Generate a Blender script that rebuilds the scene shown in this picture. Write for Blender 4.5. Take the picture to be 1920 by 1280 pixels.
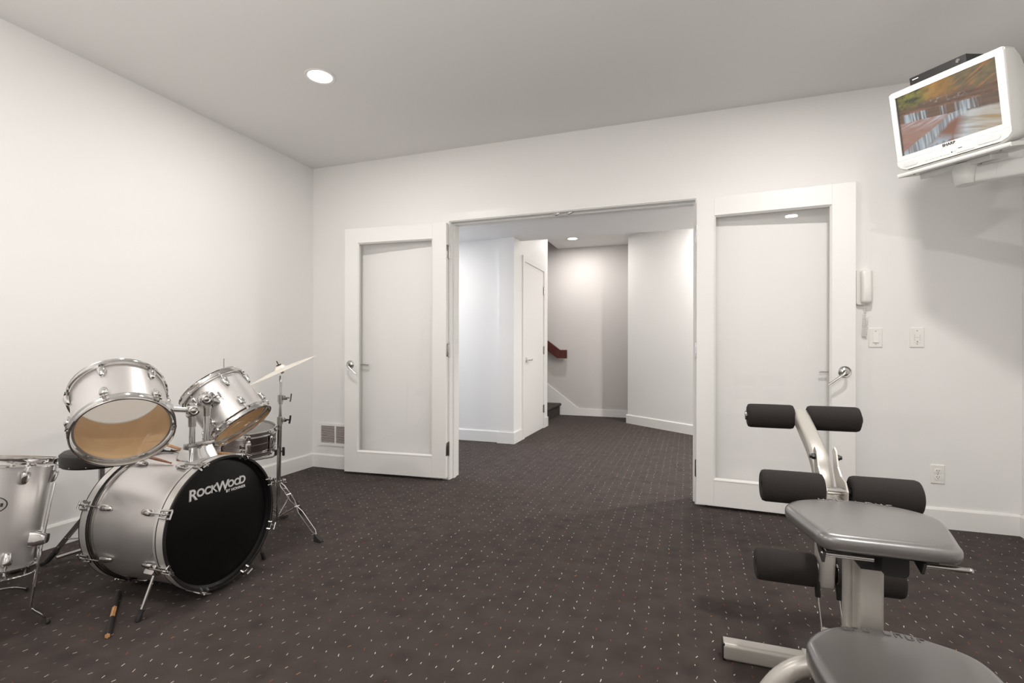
import bpy, bmesh, math, random
from mathutils import Vector, Matrix, Euler
random.seed(7)
PI = math.pi
S = bpy.context.scene
for o in list(bpy.data.objects): bpy.data.objects.remove(o, do_unlink=True)
COL = S.collection

# ------------------------------------------------------------------ camera
YAW, ROLL, FPX, SY, CAMZ = 0.33814, 0.0021, 934.68, 14.22, 1.10
cd = bpy.data.cameras.new('camera'); cam = bpy.data.objects.new('camera', cd); COL.objects.link(cam)
fw = Vector((-math.sin(YAW), math.cos(YAW), 0)); rt = Vector((math.cos(YAW), math.sin(YAW), 0)); up = Vector((0, 0, 1))
r2 = math.cos(ROLL)*rt + math.sin(ROLL)*up; u2 = -math.sin(ROLL)*rt + math.cos(ROLL)*up
cm = Matrix.Identity(4)
for i in range(3):
    cm[i][0], cm[i][1], cm[i][2] = r2[i], u2[i], -fw[i]
cm.translation = (0, 0, CAMZ); cam.matrix_world = cm
cd.sensor_fit = 'HORIZONTAL'; cd.sensor_width = 36; cd.lens = FPX/1920*36; cd.shift_y = SY/1920; cd.clip_start = .02
S.camera = cam

# ------------------------------------------------------------------ world, exposure, light levels
w = bpy.data.worlds.new('world'); S.world = w; w.use_nodes = True
w.node_tree.nodes['Background'].inputs[0].default_value = (.62, .76, 1, 1)
w.node_tree.nodes['Background'].inputs[1].default_value = 1.0
S.view_settings.view_transform = 'Standard'; S.view_settings.look = 'None'
S.view_settings.gamma = 1; S.view_settings.use_curve_mapping = False
S.view_settings.exposure = 0.07
DOWNLIGHT_W, REAR_W, HALL_W, DAY_W, FILL_W = 24.0, 17.0, 34.0, 42.0, 56.0
WARM = (1, .968, .93)
fl = bpy.data.lights.new('bounce_fill', 'AREA'); fl.shape = 'DISK'; fl.size = .5; fl.energy = FILL_W; fl.color = (1, .97, .94)
fo = bpy.data.objects.new('bounce_fill', fl); COL.objects.link(fo); fo.location = (-1.1, -.55, 1.2); fo.rotation_euler = (PI-.25, 0, 0)  # added fill lamp aimed upward to brighten the ceiling; no fixture

# room numbers (metres); camera stands at x=0, y=0
XL, XR, YB, YR, H = -3.311, 1.871, 3.79, -1.9, 2.783
OX0, OX1, OZ = -1.885, 0.052, 2.168       # clear opening of the double doorway
WT = .165                                  # back wall thickness

# ------------------------------------------------------------------ materials
def mat(name, base, rough=.5, metal=0., **k):
    m = bpy.data.materials.new(name); m.use_nodes = True
    b = m.node_tree.nodes['Principled BSDF']
    b.inputs['Base Color'].default_value = (*base, 1); b.inputs['Roughness'].default_value = rough; b.inputs['Metallic'].default_value = metal
    for a, v in k.items(): b.inputs[a.replace('_', ' ')].default_value = v
    return m
def nodes(m): return m.node_tree.nodes, m.node_tree.links, m.node_tree.nodes['Principled BSDF']
def add_bump(m, scale, strength, dist=.001, detail=4, rough_var=0):
    n, l, b = nodes(m)
    tc = n.new('ShaderNodeTexCoord'); nz = n.new('ShaderNodeTexNoise'); nz.inputs['Scale'].default_value = scale; nz.inputs['Detail'].default_value = detail
    bp = n.new('ShaderNodeBump'); bp.inputs['Strength'].default_value = strength; bp.inputs['Distance'].default_value = dist
    l.new(tc.outputs['Object'], nz.inputs['Vector']); l.new(nz.outputs['Fac'], bp.inputs['Height']); l.new(bp.outputs['Normal'], b.inputs['Normal'])
    return nz
def add_tone(m, c1, c2, scale, detail=3):
    n, l, b = nodes(m)
    tc = n.new('ShaderNodeTexCoord'); nz = n.new('ShaderNodeTexNoise'); nz.inputs['Scale'].default_value = scale; nz.inputs['Detail'].default_value = detail
    rp = n.new('ShaderNodeValToRGB'); rp.color_ramp.elements[0].position = .3; rp.color_ramp.elements[1].position = .7
    rp.color_ramp.elements[0].color = (*c1, 1); rp.color_ramp.elements[1].color = (*c2, 1)
    l.new(tc.outputs['Object'], nz.inputs['Vector']); l.new(nz.outputs['Fac'], rp.inputs['Fac']); l.new(rp.outputs['Color'], b.inputs['Base Color'])

M = {}
M['wall'] = mat('wall_paint', (.80, .788, .775), .62); add_bump(M['wall'], 260, .08)
M['ceil'] = mat('ceiling_paint', (.80, .788, .775), .8); add_bump(M['ceil'], 200, .06)
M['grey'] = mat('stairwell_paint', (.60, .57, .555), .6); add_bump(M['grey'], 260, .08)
M['trim'] = mat('trim_paint', (.805, .793, .775), .36); add_bump(M['trim'], 90, .03)
M['chrome'] = mat('chrome', (.66, .65, .64), .08, 1.); add_bump(M['chrome'], 40, .02)
M['chrome_dull'] = mat('worn_chrome', (.44, .42, .405), .2, 1.); add_bump(M['chrome_dull'], 60, .04)
M['steel'] = mat('brushed_nickel', (.60, .59, .57), .22, 1.); add_bump(M['steel'], 80, .03)
M['wrap'] = mat('silver_drum_wrap', (.74, .72, .71), .34, .84); add_bump(M['wrap'], 600, .05)
M['hoopwrap'] = mat('silver_hoop_wrap', (.74, .72, .70), .3, .6); add_bump(M['hoopwrap'], 500, .04)
M['black'] = mat('black_plastic', (.012, .011, .011), .42); add_bump(M['black'], 200, .04)
M['rubber'] = mat('black_rubber', (.018, .016, .016), .75); add_bump(M['rubber'], 150, .1)
M['headblack'] = mat('black_drum_head', (.0045, .004, .004), .3, Specular_IOR_Level=.25); add_bump(M['headblack'], 300, .02)
M['stoolvinyl'] = mat('black_stool_vinyl', (.022, .019, .018), .5); add_bump(M['stoolvinyl'], 300, .1)
M['foam'] = mat('black_foam', (.019, .0145, .0135), .95); add_bump(M['foam'], 700, .5, .002)
M['vinyl'] = mat('dark_vinyl', (.098, .090, .085), .36, Specular_IOR_Level=1.0, Coat_Weight=.9, Coat_Roughness=.24, Coat_IOR=1.6); add_bump(M['vinyl'], 420, .12, .0006)
M['frame'] = mat('champagne_frame_paint', (.50, .475, .435), .34, .35); add_bump(M['frame'], 500, .04)
M['plastic'] = mat('white_plastic', (.80, .785, .75), .35); add_bump(M['plastic'], 150, .02)
M['tvwhite'] = mat('white_tv_plastic', (.69, .685, .66), .38); add_bump(M['tvwhite'], 300, .03)
M['tvgrille'] = mat('pale_grey_grille', (.66, .66, .65), .6); add_bump(M['tvgrille'], 900, .6, .002)
M['ink'] = mat('dark_print', (.03, .03, .03), .5); add_bump(M['ink'], 100, .02)
M['greyprint'] = mat('grey_print', (.42, .41, .40), .5); add_bump(M['greyprint'], 100, .02)
M['white'] = mat('white_print', (.85, .84, .82), .5); add_bump(M['white'], 100, .02)
M['shadowgap'] = mat('vent_gap_shade', (.18, .12, .10), .8); add_bump(M['shadowgap'], 100, .05)
M['maple'] = mat('maple_shell_inside', (.78, .56, .33), .5); add_tone(M['maple'], (.82, .60, .36), (.74, .51, .29), 9)
M['stick'] = mat('hickory_drumstick', (.55, .30, .13), .45); add_tone(M['stick'], (.62, .35, .16), (.45, .22, .09), 30)
M['redstick'] = mat('reddish_drumstick', (.42, .20, .12), .45); add_tone(M['redstick'], (.48, .24, .14), (.34, .15, .09), 30)
M['mahogany'] = mat('mahogany_rail', (.085, .018, .012), .32); add_tone(M['mahogany'], (.10, .022, .015), (.065, .013, .010), 14)
M['bronze'] = mat('cymbal_bronze', (.90, .85, .76), .38, .7)
M['badge'] = mat('badge_metal', (.55, .53, .51), .3, .7); add_bump(M['badge'], 100, .03)
def cymbal_nodes():
    n, l, b = nodes(M['bronze']); tc = n.new('ShaderNodeTexCoord'); wv = n.new('ShaderNodeTexWave'); wv.wave_type = 'RINGS'; wv.rings_direction = 'Z'
    wv.inputs['Scale'].default_value = 90; bp = n.new('ShaderNodeBump'); bp.inputs['Strength'].default_value = .12; bp.inputs['Distance'].default_value = .0005
    l.new(tc.outputs['Object'], wv.inputs['Vector']); l.new(wv.outputs['Fac'], bp.inputs['Height']); l.new(bp.outputs['Normal'], b.inputs['Normal'])
cymbal_nodes()

def glassy(name, f0, tint=(1, 1, 1), rough=.0, edge=.9):
    """thin clear sheet: Schlick reflection over straight-through transmission, the same from both sides"""
    m = bpy.data.materials.new(name); m.use_nodes = True; n, l = m.node_tree.nodes, m.node_tree.links; n.clear()
    out = n.new('ShaderNodeOutputMaterial'); mx = n.new('ShaderNodeMixShader'); tr = n.new('ShaderNodeBsdfTransparent'); gl = n.new('ShaderNodeBsdfGlossy'); lw = n.new('ShaderNodeLayerWeight'); lw.inputs[0].default_value = .5
    tr.inputs[0].default_value = (*tint, 1); gl.inputs['Roughness'].default_value = rough
    pw = n.new('ShaderNodeMath'); pw.operation = 'POWER'; pw.inputs[1].default_value = 5
    ma = n.new('ShaderNodeMath'); ma.operation = 'MULTIPLY_ADD'; ma.use_clamp = True; ma.inputs[1].default_value = edge; ma.inputs[2].default_value = f0
    l.new(lw.outputs['Facing'], pw.inputs[0]); l.new(pw.outputs[0], ma.inputs[0]); l.new(ma.outputs[0], mx.inputs[0]); l.new(tr.outputs[0], mx.inputs[1]); l.new(gl.outputs[0], mx.inputs[2]); l.new(mx.outputs[0], out.inputs[0])
    return m
M['glass'] = glassy('clear_door_glass', .016, (1, 1, 1), 0, .35)
M['clearhead'] = glassy('clear_drum_film', .09, (.95, .94, .92), .05, .7)
def translucent(name, c, f=.5):
    m = bpy.data.materials.new(name); m.use_nodes = True; n, l = m.node_tree.nodes, m.node_tree.links; b = n['Principled BSDF']
    b.inputs['Base Color'].default_value = (*c, 1); b.inputs['Roughness'].default_value = .45
    t = n.new('ShaderNodeBsdfTranslucent'); t.inputs[0].default_value = (*c, 1); mx = n.new('ShaderNodeMixShader'); mx.inputs[0].default_value = f
    l.new(b.outputs[0], mx.inputs[1]); l.new(t.outputs[0], mx.inputs[2]); l.new(mx.outputs[0], n['Material Output'].inputs[0]); return m
M['coated'] = translucent('coated_white_drum_head', (.90, .88, .84), .62)
def emit(name, c, s):
    m = bpy.data.materials.new(name); m.use_nodes = True; n, l = m.node_tree.nodes, m.node_tree.links; n.clear()
    out = n.new('ShaderNodeOutputMaterial'); e = n.new('ShaderNodeEmission'); e.inputs[0].default_value = (*c, 1); e.inputs[1].default_value = s; l.new(e.outputs[0], out.inputs[0]); return m
M['lamp'] = emit('lit_lamp', (1, .97, .93), 9.)

def carpet():
    m = mat('dark_brown_fleck_carpet', (.05, .04, .036), .95, Specular_IOR_Level=.15)
    n, l, b = nodes(m)
    def node(t, **k):
        x = n.new(t)
        for a, v in k.items(): setattr(x, a, v)
        return x
    def mth(op, a, c=None, cl=False):
        x = node('ShaderNodeMath', operation=op, use_clamp=cl)
        for i, v in enumerate((a, c)):
            if v is None: continue
            if isinstance(v, (int, float)): x.inputs[i].default_value = v
            else: l.new(v, x.inputs[i])
        return x.outputs[0]
    tc = node('ShaderNodeTexCoord'); P = tc.outputs['Object']
    sc = node('ShaderNodeVectorMath', operation='SCALE'); sc.inputs['Scale'].default_value = 1/.0605; l.new(P, sc.inputs[0])
    fl = node('ShaderNodeVectorMath', operation='FLOOR'); l.new(sc.outputs[0], fl.inputs[0])
    sub = node('ShaderNodeVectorMath', operation='SUBTRACT'); l.new(sc.outputs[0], sub.inputs[0]); l.new(fl.outputs[0], sub.inputs[1])
    wn = node('ShaderNodeTexWhiteNoise', noise_dimensions='2D'); l.new(fl.outputs[0], wn.inputs['Vector'])
    sp = node('ShaderNodeSeparateColor'); l.new(wn.outputs['Color'], sp.inputs[0])
    off = node('ShaderNodeVectorMath', operation='ADD'); off.inputs[1].default_value = (5.3, 9.1, 0); l.new(fl.outputs[0], off.inputs[0])
    wn2 = node('ShaderNodeTexWhiteNoise', noise_dimensions='2D'); l.new(off.outputs[0], wn2.inputs['Vector'])
    sp2 = node('ShaderNodeSeparateColor'); l.new(wn2.outputs['Color'], sp2.inputs[0])
    sx = node('ShaderNodeSeparateXYZ'); l.new(sub.outputs[0], sx.inputs[0])
    x = mth('SUBTRACT', mth('SUBTRACT', sx.outputs[0], .5), mth('MULTIPLY', mth('SUBTRACT', sp.outputs[0], .5), .16))
    y = mth('SUBTRACT', mth('SUBTRACT', sx.outputs[1], .5), mth('MULTIPLY', mth('SUBTRACT', sp.outputs[1], .5), .26))
    an = mth('MULTIPLY', mth('SUBTRACT', sp.outputs[2], .5), 1.1)
    ca, sa = mth('COSINE', an), mth('SINE', an)
    uu = mth('SUBTRACT', mth('MULTIPLY', x, ca), mth('MULTIPLY', y, sa))
    vv = mth('ADD', mth('MULTIPLY', x, sa), mth('MULTIPLY', y, ca))
    ln = mth('ADD', .055, mth('MULTIPLY', sp2.outputs[0], .085))
    mk = mth('MULTIPLY', mth('LESS_THAN', mth('ABSOLUTE', uu), .023), mth('LESS_THAN', mth('ABSOLUTE', vv), ln))
    rp = node('ShaderNodeValToRGB'); cr = rp.color_ramp; cr.interpolation = 'CONSTANT'
    cols = [(0, (.62, .57, .51)), (.30, (.30, .27, .25)), (.50, (.52, .45, .37)), (.62, (.16, .14, .135)), (.78, (.40, .37, .36)), (.86, (.30, .045, .025)), (.965, (.42, .20, .08))]
    while len(cr.elements) < len(cols): cr.elements.new(.5)
    for e, (p_, c_) in zip(cr.elements, cols): e.position = p_; e.color = (*c_, 1)
    l.new(sp2.outputs[1], rp.inputs[0])
    # base tone: pile noise, soft darker tufts in a loose lattice
    nz = node('ShaderNodeTexNoise'); nz.inputs['Scale'].default_value = 9; nz.inputs['Detail'].default_value = 5; l.new(P, nz.inputs['Vector'])
    nf = node('ShaderNodeTexNoise'); nf.inputs['Scale'].default_value = 420; nf.inputs['Detail'].default_value = 2; l.new(P, nf.inputs['Vector'])
    vo = node('ShaderNodeTexVoronoi'); vo.inputs['Scale'].default_value = 8.0; vo.inputs['Randomness'].default_value = .55; l.new(P, vo.inputs['Vector'])
    spot = node('ShaderNodeMapRange'); spot.inputs[1].default_value = .12; spot.inputs[2].default_value = .42; spot.inputs[3].default_value = .80; spot.inputs[4].default_value = 1.0; l.new(vo.outputs['Distance'], spot.inputs[0])
    r1 = node('ShaderNodeValToRGB'); r1.color_ramp.elements[0].position = .3; r1.color_ramp.elements[1].position = .72
    r1.color_ramp.elements[0].color = (.042, .032, .0285, 1); r1.color_ramp.elements[1].color = (.060, .0465, .041, 1); l.new(nz.outputs['Fac'], r1.inputs[0])
    f2 = mth('MULTIPLY', spot.outputs[0], mth('ADD', .72, mth('MULTIPLY', nf.outputs['Fac'], .56)))
    ml = node('ShaderNodeVectorMath', operation='SCALE'); l.new(r1.outputs[0], ml.inputs[0]); l.new(f2, ml.inputs['Scale'])
    mx = node('ShaderNodeMix', data_type='RGBA'); l.new(mk, mx.inputs[0]); l.new(ml.outputs[0], mx.inputs[6]); l.new(rp.outputs[0], mx.inputs[7])
    l.new(mx.outputs[2], b.inputs['Base Color'])
    bp = node('ShaderNodeBump'); bp.inputs['Strength'].default_value = .6; bp.inputs['Distance'].default_value = .003
    l.new(nf.outputs['Fac'], bp.inputs['Height']); l.new(bp.outputs[0], b.inputs['Normal'])
    b.inputs['Sheen Weight'].default_value = .03; b.inputs['Sheen Roughness'].default_value = .6
    return m
M['carpet'] = carpet()

# ------------------------------------------------------------------ geometry helpers
class B:
    """collects shapes; build() links them as one mesh object"""
    def __init__(s): s.bm = bmesh.new()
    def _xf(s, vs, T):
        if T is not None: bmesh.ops.transform(s.bm, matrix=T, verts=vs)
    def box(s, c, d, T=None, bev=0, seg=2):
        r = bmesh.ops.create_cube(s.bm, size=1); vs = r['verts']
        for v in vs: v.co = Vector((v.co.x*d[0]+c[0], v.co.y*d[1]+c[1], v.co.z*d[2]+c[2]))
        s._xf(vs, T)
        if bev:
            es = list({e for v in vs for e in v.link_edges})
            bmesh.ops.bevel(s.bm, geom=es, offset=bev, segments=seg, profile=.5, affect='EDGES')
        return s
    def b2(s, x0, x1, y0, y1, z0, z1, bev=0, T=None): return s.box(((x0+x1)/2, (y0+y1)/2, (z0+z1)/2), (abs(x1-x0), abs(y1-y0), abs(z1-z0)), T, bev)
    def rings(s, rings, close=False, cap=True):
        L = [[s.bm.verts.new(p) for p in r] for r in rings]; n = len(L[0]); m = len(L)
        for i in range(m if close else m-1):
            a, b = L[i], L[(i+1) % m]
            for j in range(n):
                k = (j+1) % n
                try: s.bm.faces.new((a[j], a[k], b[k], b[j]))
                except ValueError: pass
        if cap and not close:
            s.bm.faces.new(list(reversed(L[0]))); s.bm.faces.new(L[-1])
        return s
    def lathe(s, prof, seg=32, T=None, close=False, cap=False):
        R = [[Vector((r*math.cos(2*PI*j/seg), r*math.sin(2*PI*j/seg), z)) for j in range(seg)] for r, z in prof]
        if T is not None: R = [[T @ p for p in r] for r in R]
        return s.rings(R, close, cap)
    def cyl(s, p0, p1, r0, r1=None, seg=16):
        p0, p1 = Vector(p0), Vector(p1); r1 = r0 if r1 is None else r1
        T = Matrix.Translation(p0) @ (p1-p0).to_track_quat('Z', 'Y').to_matrix().to_4x4(); h = (p1-p0).length
        return s.lathe([(r0, 0), (r1, h)], seg, T, cap=True)
    def sweep(s, path, prof, upv=(0, 0, 1), close=False, scale=None):
        P = [Vector(p) for p in path]; n = len(P); R = []; upv = Vector(upv); px = None
        for i, p in enumerate(P):
            if close: t = (P[(i+1) % n]-P[i-1])
            else: t = (P[min(i+1, n-1)]-P[max(i-1, 0)])
            t.normalize()
            x = t.cross(upv) if px is None else px - t*px.dot(t)
            if x.length < 1e-4: x = t.cross(Vector((1, 0, 0)))
            x.normalize(); px = x; y = x.cross(t)
            k = scale[i] if scale else 1
            R.append([p + x*a*k + y*b_*k for a, b_ in prof])
        return s.rings(R, close)
    def tube(s, path, r, seg=8, close=False, upv=(0.13, .21, 1)): return s.sweep(path, [(r*math.cos(2*PI*j/seg), r*math.sin(2*PI*j/seg)) for j in range(seg)], upv, close)
    def prism(s, poly, z0, z1, T=None):
        R = [[Vector((x, y, z)) for x, y in poly] for z in (z0, z1)]
        if T is not None: R = [[T @ p for p in r] for r in R]
        return s.rings(R)
    def ball(s, c, r, T=None, seg=16, squash=(1, 1, 1)):
        rr = bmesh.ops.create_uvsphere(s.bm, u_segments=seg, v_segments=seg//2, radius=1)
        for v in rr['verts']: v.co = Vector((v.co.x*r*squash[0]+c[0], v.co.y*r*squash[1]+c[1], v.co.z*r*squash[2]+c[2]))
        s._xf(rr['verts'], T); return s
    def build(s, name, m, parent=None, ang=32, smooth=True, loc=None):
        bm = s.bm; bmesh.ops.recalc_face_normals(bm, faces=bm.faces)
        if smooth:
            for f in bm.faces: f.smooth = True
            for e in bm.edges:
                if len(e.link_faces) != 2 or e.calc_face_angle(0) > math.radians(ang): e.smooth = False
        me = bpy.data.meshes.new(name); bm.to_mesh(me); bm.free()
        for q in (m if isinstance(m, (list, tuple)) else [m]): me.materials.append(M[q] if isinstance(q, str) else q)
        return link(name, me, parent, loc)
def link(name, data, parent=None, loc=None):
    o = bpy.data.objects.new(name, data); COL.objects.link(o)
    if parent is not None:
        o.parent = parent
        if parent.get('world_parts'): o.location = -Vector(parent.location)
    if loc is not None: o.location = loc
    return o
def tag(o, label, cat, group=None):
    o['label'] = label; o['category'] = cat
    if group: o['group'] = group
    return o
def struct(o, label=None):
    o['kind'] = 'structure'
    if label: o['label'] = label
    return o
def empty(name, loc=(0, 0, 0), T=None):
    """root of a thing; without T its parts are modelled in world coordinates"""
    o = bpy.data.objects.new(name, None); COL.objects.link(o); o.empty_display_size = .05
    if T is not None: o.matrix_world = T
    else: o.location = loc; o['world_parts'] = 1
    return o
def dup(o, loc=None, parent=None, T=None):
    c = o.copy(); COL.objects.link(c)
    if parent is not None: c.parent = parent
    if loc is not None: c.location = loc
    if T is not None: c.matrix_basis = T
    for ch in [x for x in bpy.data.objects if x.parent is o]: dup(ch, parent=c)
    return c
def axisT(c, zdir, xhint=(0, 0, 1)):
    z = Vector(zdir).normalized(); x = Vector(xhint); x = (x - z*x.dot(z)).normalized(); y = z.cross(x)
    T = Matrix.Identity(4)
    for i in range(3): T[i][0], T[i][1], T[i][2] = x[i], y[i], z[i]
    T.translation = Vector(c); return T
def rrect(w_, h_, r, seg=4):
    o = []
    for cx, cy, a0 in ((w_/2-r, h_/2-r, 0), (-w_/2+r, h_/2-r, 90), (-w_/2+r, -h_/2+r, 180), (w_/2-r, -h_/2+r, 270)):
        for k in range(seg+1):
            a = math.radians(a0+90*k/seg); o.append((cx+r*math.cos(a), cy+r*math.sin(a)))
    return o
def smooth_path(pts, n=8):
    P = [Vector(p) for p in pts]; o = []
    for i in range(len(P)-1):
        a, b, c, d = P[max(i-1, 0)], P[i], P[i+1], P[min(i+2, len(P)-1)]
        for k in range(n):
            t = k/n; o.append(.5*((2*b)+(c-a)*t+(2*a-5*b+4*c-d)*t*t+(3*b-a-3*c+d)*t**3))
    o.append(P[-1]); return o
def text_mesh(name, body, size, mat_, T, parent, depth=.0006, offset=0., shear=0., align='LEFT', spacing=1.):
    cu = bpy.data.curves.new(name, 'FONT'); cu.body = body; cu.size = size; cu.extrude = depth; cu.offset = offset; cu.shear = shear; cu.align_x = align; cu.space_character = spacing
    to = bpy.data.objects.new(name, cu); COL.objects.link(to)
    dg = bpy.context.evaluated_depsgraph_get(); me = bpy.data.meshes.new_from_object(to.evaluated_get(dg)); bpy.data.objects.remove(to, do_unlink=True); bpy.data.curves.remove(cu)
    me.transform(T); me.name = name; me.materials.clear(); me.materials.append(M[mat_])
    return me

# ================================================================== SETTING: the exercise room
def sbox(name, x0, x1, y0, y1, z0, z1, m, label=None, bev=0):
    return struct(B().b2(x0, x1, y0, y1, z0, z1, bev).build(name, m, smooth=False), label)
FX0, FX1, FY1 = -5.2, 3.0, 8.4
sbox('floor', FX0, FX1, YR, FY1, -.06, 0, 'carpet', 'dark brown carpet with rows of small pale and red flecks')
sbox('ceiling', XL-.12, XR+.12, YR-.12, YB+.02, H, H+.1, 'ceil', 'flat white ceiling of the exercise room')
sbox('wall_left', XL-.12, XL, YR-.12, YB+WT, 0, H, 'wall', 'plain white wall behind the drums')
sbox('wall_right', XR, XR+.12, YR-.12, YB+WT, 0, H, 'wall', 'white wall that carries the television arm')
sbox('wall_rear', XL, XR, YR-.12, YR, 0, H, 'wall', 'white wall behind the camera')
bk = B().b2(XL, OX0-.022, YB, YB+WT, 0, H); bk.b2(OX1+.022, XR, YB, YB+WT, 0, H); bk.b2(OX0-.022, OX1+.022, YB, YB+WT, OZ+.022, H)
struct(bk.build('wall_back', 'wall', smooth=False), 'white wall with the double doorway, telephone and switches')
# baseboards (0.125 high with a small eased top)
def base_strip(name, p0, p1, nrm, h=.125, t=.014, label=None):
    p0, p1, nrm = Vector(p0), Vector(p1), Vector(nrm)
    prof = [(0, 0), (t, 0), (t, h-.012), (t-.006, h), (0, h)]
    b = B(); b.rings([[q + nrm*a + Vector((0, 0, z)) for a, z in prof] for q in (p0, p1)])
    return struct(b.build(name, 'trim', smooth=False), label)
base_strip('baseboard_left', (XL, YR, 0), (XL, YB, 0), (1, 0, 0))
base_strip('baseboard_back', (XL, YB, 0), (OX0-.085, YB, 0), (0, -1, 0))
base_strip('baseboard_back.001', (OX1+.085, YB, 0), (XR, YB, 0), (0, -1, 0))
base_strip('baseboard_right', (XR, YR, 0), (XR, YB, 0), (-1, 0, 0))
# door jamb lining, stops and thin casing
jb = B()
jb.b2(OX0-.022, OX0, YB-.004, YB+WT+.004, 0, OZ+.022); jb.b2(OX1, OX1+.022, YB-.004, YB+WT+.004, 0, OZ+.022); jb.b2(OX0, OX1, YB-.004, YB+WT+.004, OZ, OZ+.022)
struct(jb.build('trim_1', 'trim', smooth=False), 'white jamb lining of the double doorway')
st = B(); y0 = YB+.055
st.b2(OX0, OX0+.012, y0, y0+.04, 0, OZ); st.b2(OX1-.012, OX1, y0, y0+.04, 0, OZ); st.b2(OX0+.012, OX1-.012, y0, y0+.04, OZ-.012, OZ)
struct(st.build('trim_2', 'trim', smooth=False), 'white door stop inside the doorway')
cs = B(); cw, ct = .062, .012
cs.b2(OX0-cw-.006, OX0-.006, YB-ct, YB, 0, OZ+cw+.006); cs.b2(OX1+.006, OX1+cw+.006, YB-ct, YB, 0, OZ+cw+.006); cs.b2(OX0-.006, OX1+.006, YB-ct, YB, OZ+.006, OZ+cw+.006)
struct(cs.build('trim_3', 'trim', smooth=False), 'flat white casing around the double doorway')

# ---------------- the two glazed doors, folded back against the wall
DW, DT, DZ0, DZ1 = .958, .044, .022, 2.152
def lever(parent, x, z, yface, sgn, toward, droop, mname='steel'):
    """round rose, neck and lever; sgn -1 = room side, +1 = wall side"""
    h = B(); R = .036 if sgn < 0 else .033
    T = axisT((x, yface, z), (0, sgn, 0))
    h.lathe([(0, 0), (R, 0), (R, .003), (R-.004, .007), (R-.009, .006), (R-.012, .009), (.013, .012), (.0105, .02)], 28, T)
    L = .125; e = .058 if sgn < 0 else .05
    dx, dz = toward*math.cos(droop), -math.sin(droop)
    pts = [(x, yface+sgn*.012, z), (x, yface+sgn*e*.7, z), (x+dx*.012, yface+sgn*e*.97, z+dz*.012), (x+dx*.05, yface+sgn*e*1.02, z+dz*.05), (x+dx*L, yface+sgn*e*.92, z+dz*L)]
    P = smooth_path(pts, 5); n = len(P)
    h.sweep(P, [(.0088*math.cos(2*PI*j/10), .0075*math.sin(2*PI*j/10)) for j in range(10)], (.1, .2, 1), scale=[1.05-.32*i/n for i in range(n)])
    return h.build('lever_handle', mname, parent)
def glazed_door(name, hinge, free, sgn, label, DW, G0, G1):
    """local x runs from the hinge edge to the free edge (times sgn); the room face is y=0, wall face y=DT"""
    hv, fv = Vector(hinge), Vector(free); d = (fv-hv).normalized()
    ang = math.atan2(d.y, d.x) if sgn > 0 else math.atan2(-d.y, -d.x)
    root = empty(name, T=Matrix.Translation(hv) @ Matrix.Rotation(ang, 4, 'Z')); struct(root, label)
    X = lambda a: a*sgn
    Z0, Z1 = .203, 2.024
    def slab(nm, a0, a1, z0, z1): return B().b2(X(a0), X(a1), 0, DT, z0, z1, .0015).build(nm, 'trim', root, smooth=False)
    slab('stile', 0, G0, DZ0, DZ1); slab('stile', G1, DW, DZ0, DZ1); slab('rail', G0, G1, Z1, DZ1); slab('rail', G0, G1, DZ0, Z0)
    bd = B(); f = .011   # glazing bead, both faces, bevelled towards the pane
    for yo, yi in ((-.002, .013), (DT+.002, DT-.013)):
        ring = lambda k, y: [Vector((X(G0-.006+k), y, Z0-.006+k)), Vector((X(G1+.006-k), y, Z0-.006+k)), Vector((X(G1+.006-k), y, Z1+.006-k)), Vector((X(G0-.006+k), y, Z1+.006-k))]
        R = [ring(0, yo), ring(.005, yo), ring(.006+f, yi), ring(.006, yi), ring(0, yi*.9+yo*.1)]
        bd.rings(R, close=True)
    bd.build('glazing_bead', 'trim', root, smooth=False)
    B().b2(X(G0+.0005), X(G1-.0005), DT/2-.003, DT/2+.003, Z0+.0005, Z1-.0005).build('glass_pane', 'glass', root, smooth=False)
    lever(root, X(DW-.058), .962, 0, -1, -sgn, math.radians(40)); lever(root, X(DW-.058), .962, DT, 1, -sgn, math.radians(3))
    for z in (.262, 1.092, 1.915):
        k = B(); k.cyl((X(-.005), .049, z-.056), (X(-.005), .049, z+.056), .0068, seg=12); k.cyl((X(-.005), .049, z-.062), (X(-.005), .049, z+.062), .0042, seg=10)
        for yc in (.0225, .0775):
            k.box((X(-.0012 if yc < .04 else -.0060), yc, z), (.0024, .042, .110), bev=.0008)
            for q in (-.038, 0, .038): k.cyl((X(-.001), yc+.004, z+q), (X(-.0032 if yc < .04 else -.008), yc+.004, z+q), .0038, seg=8)
        k.build('hinge', 'chrome_dull', root)
    return root
glazed_door('door_1', (-1.893, 3.728, 0), (-2.848, 3.652, 0), -1, 'white glazed door folded back beside the floor vent', .958, .125, .832)
glazed_door('door_2', (.060, 3.712, 0), (1.014, 3.652, 0), 1, 'white glazed door folded back behind the exercise machine', .936, .113, .808)
# roller catches on the head of the doorway
for i, xx in enumerate((-.977, -.873)):
    k = B(); k.box((xx, YB+.028, OZ-.003), (.062, .03, .006), bev=.0015); k.lathe([(.011, 0), (.011, -.008), (.006, -.013), (0, -.014)], 14, Matrix.Translation((xx, YB+.028, OZ-.005)))
    tag(k.build('roller_catch', 'steel'), 'small metal roller catch on doorway head, %s one of the two' % ('left' if i == 0 else 'right'), 'door catch', 'catches on the doorway head')

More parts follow.
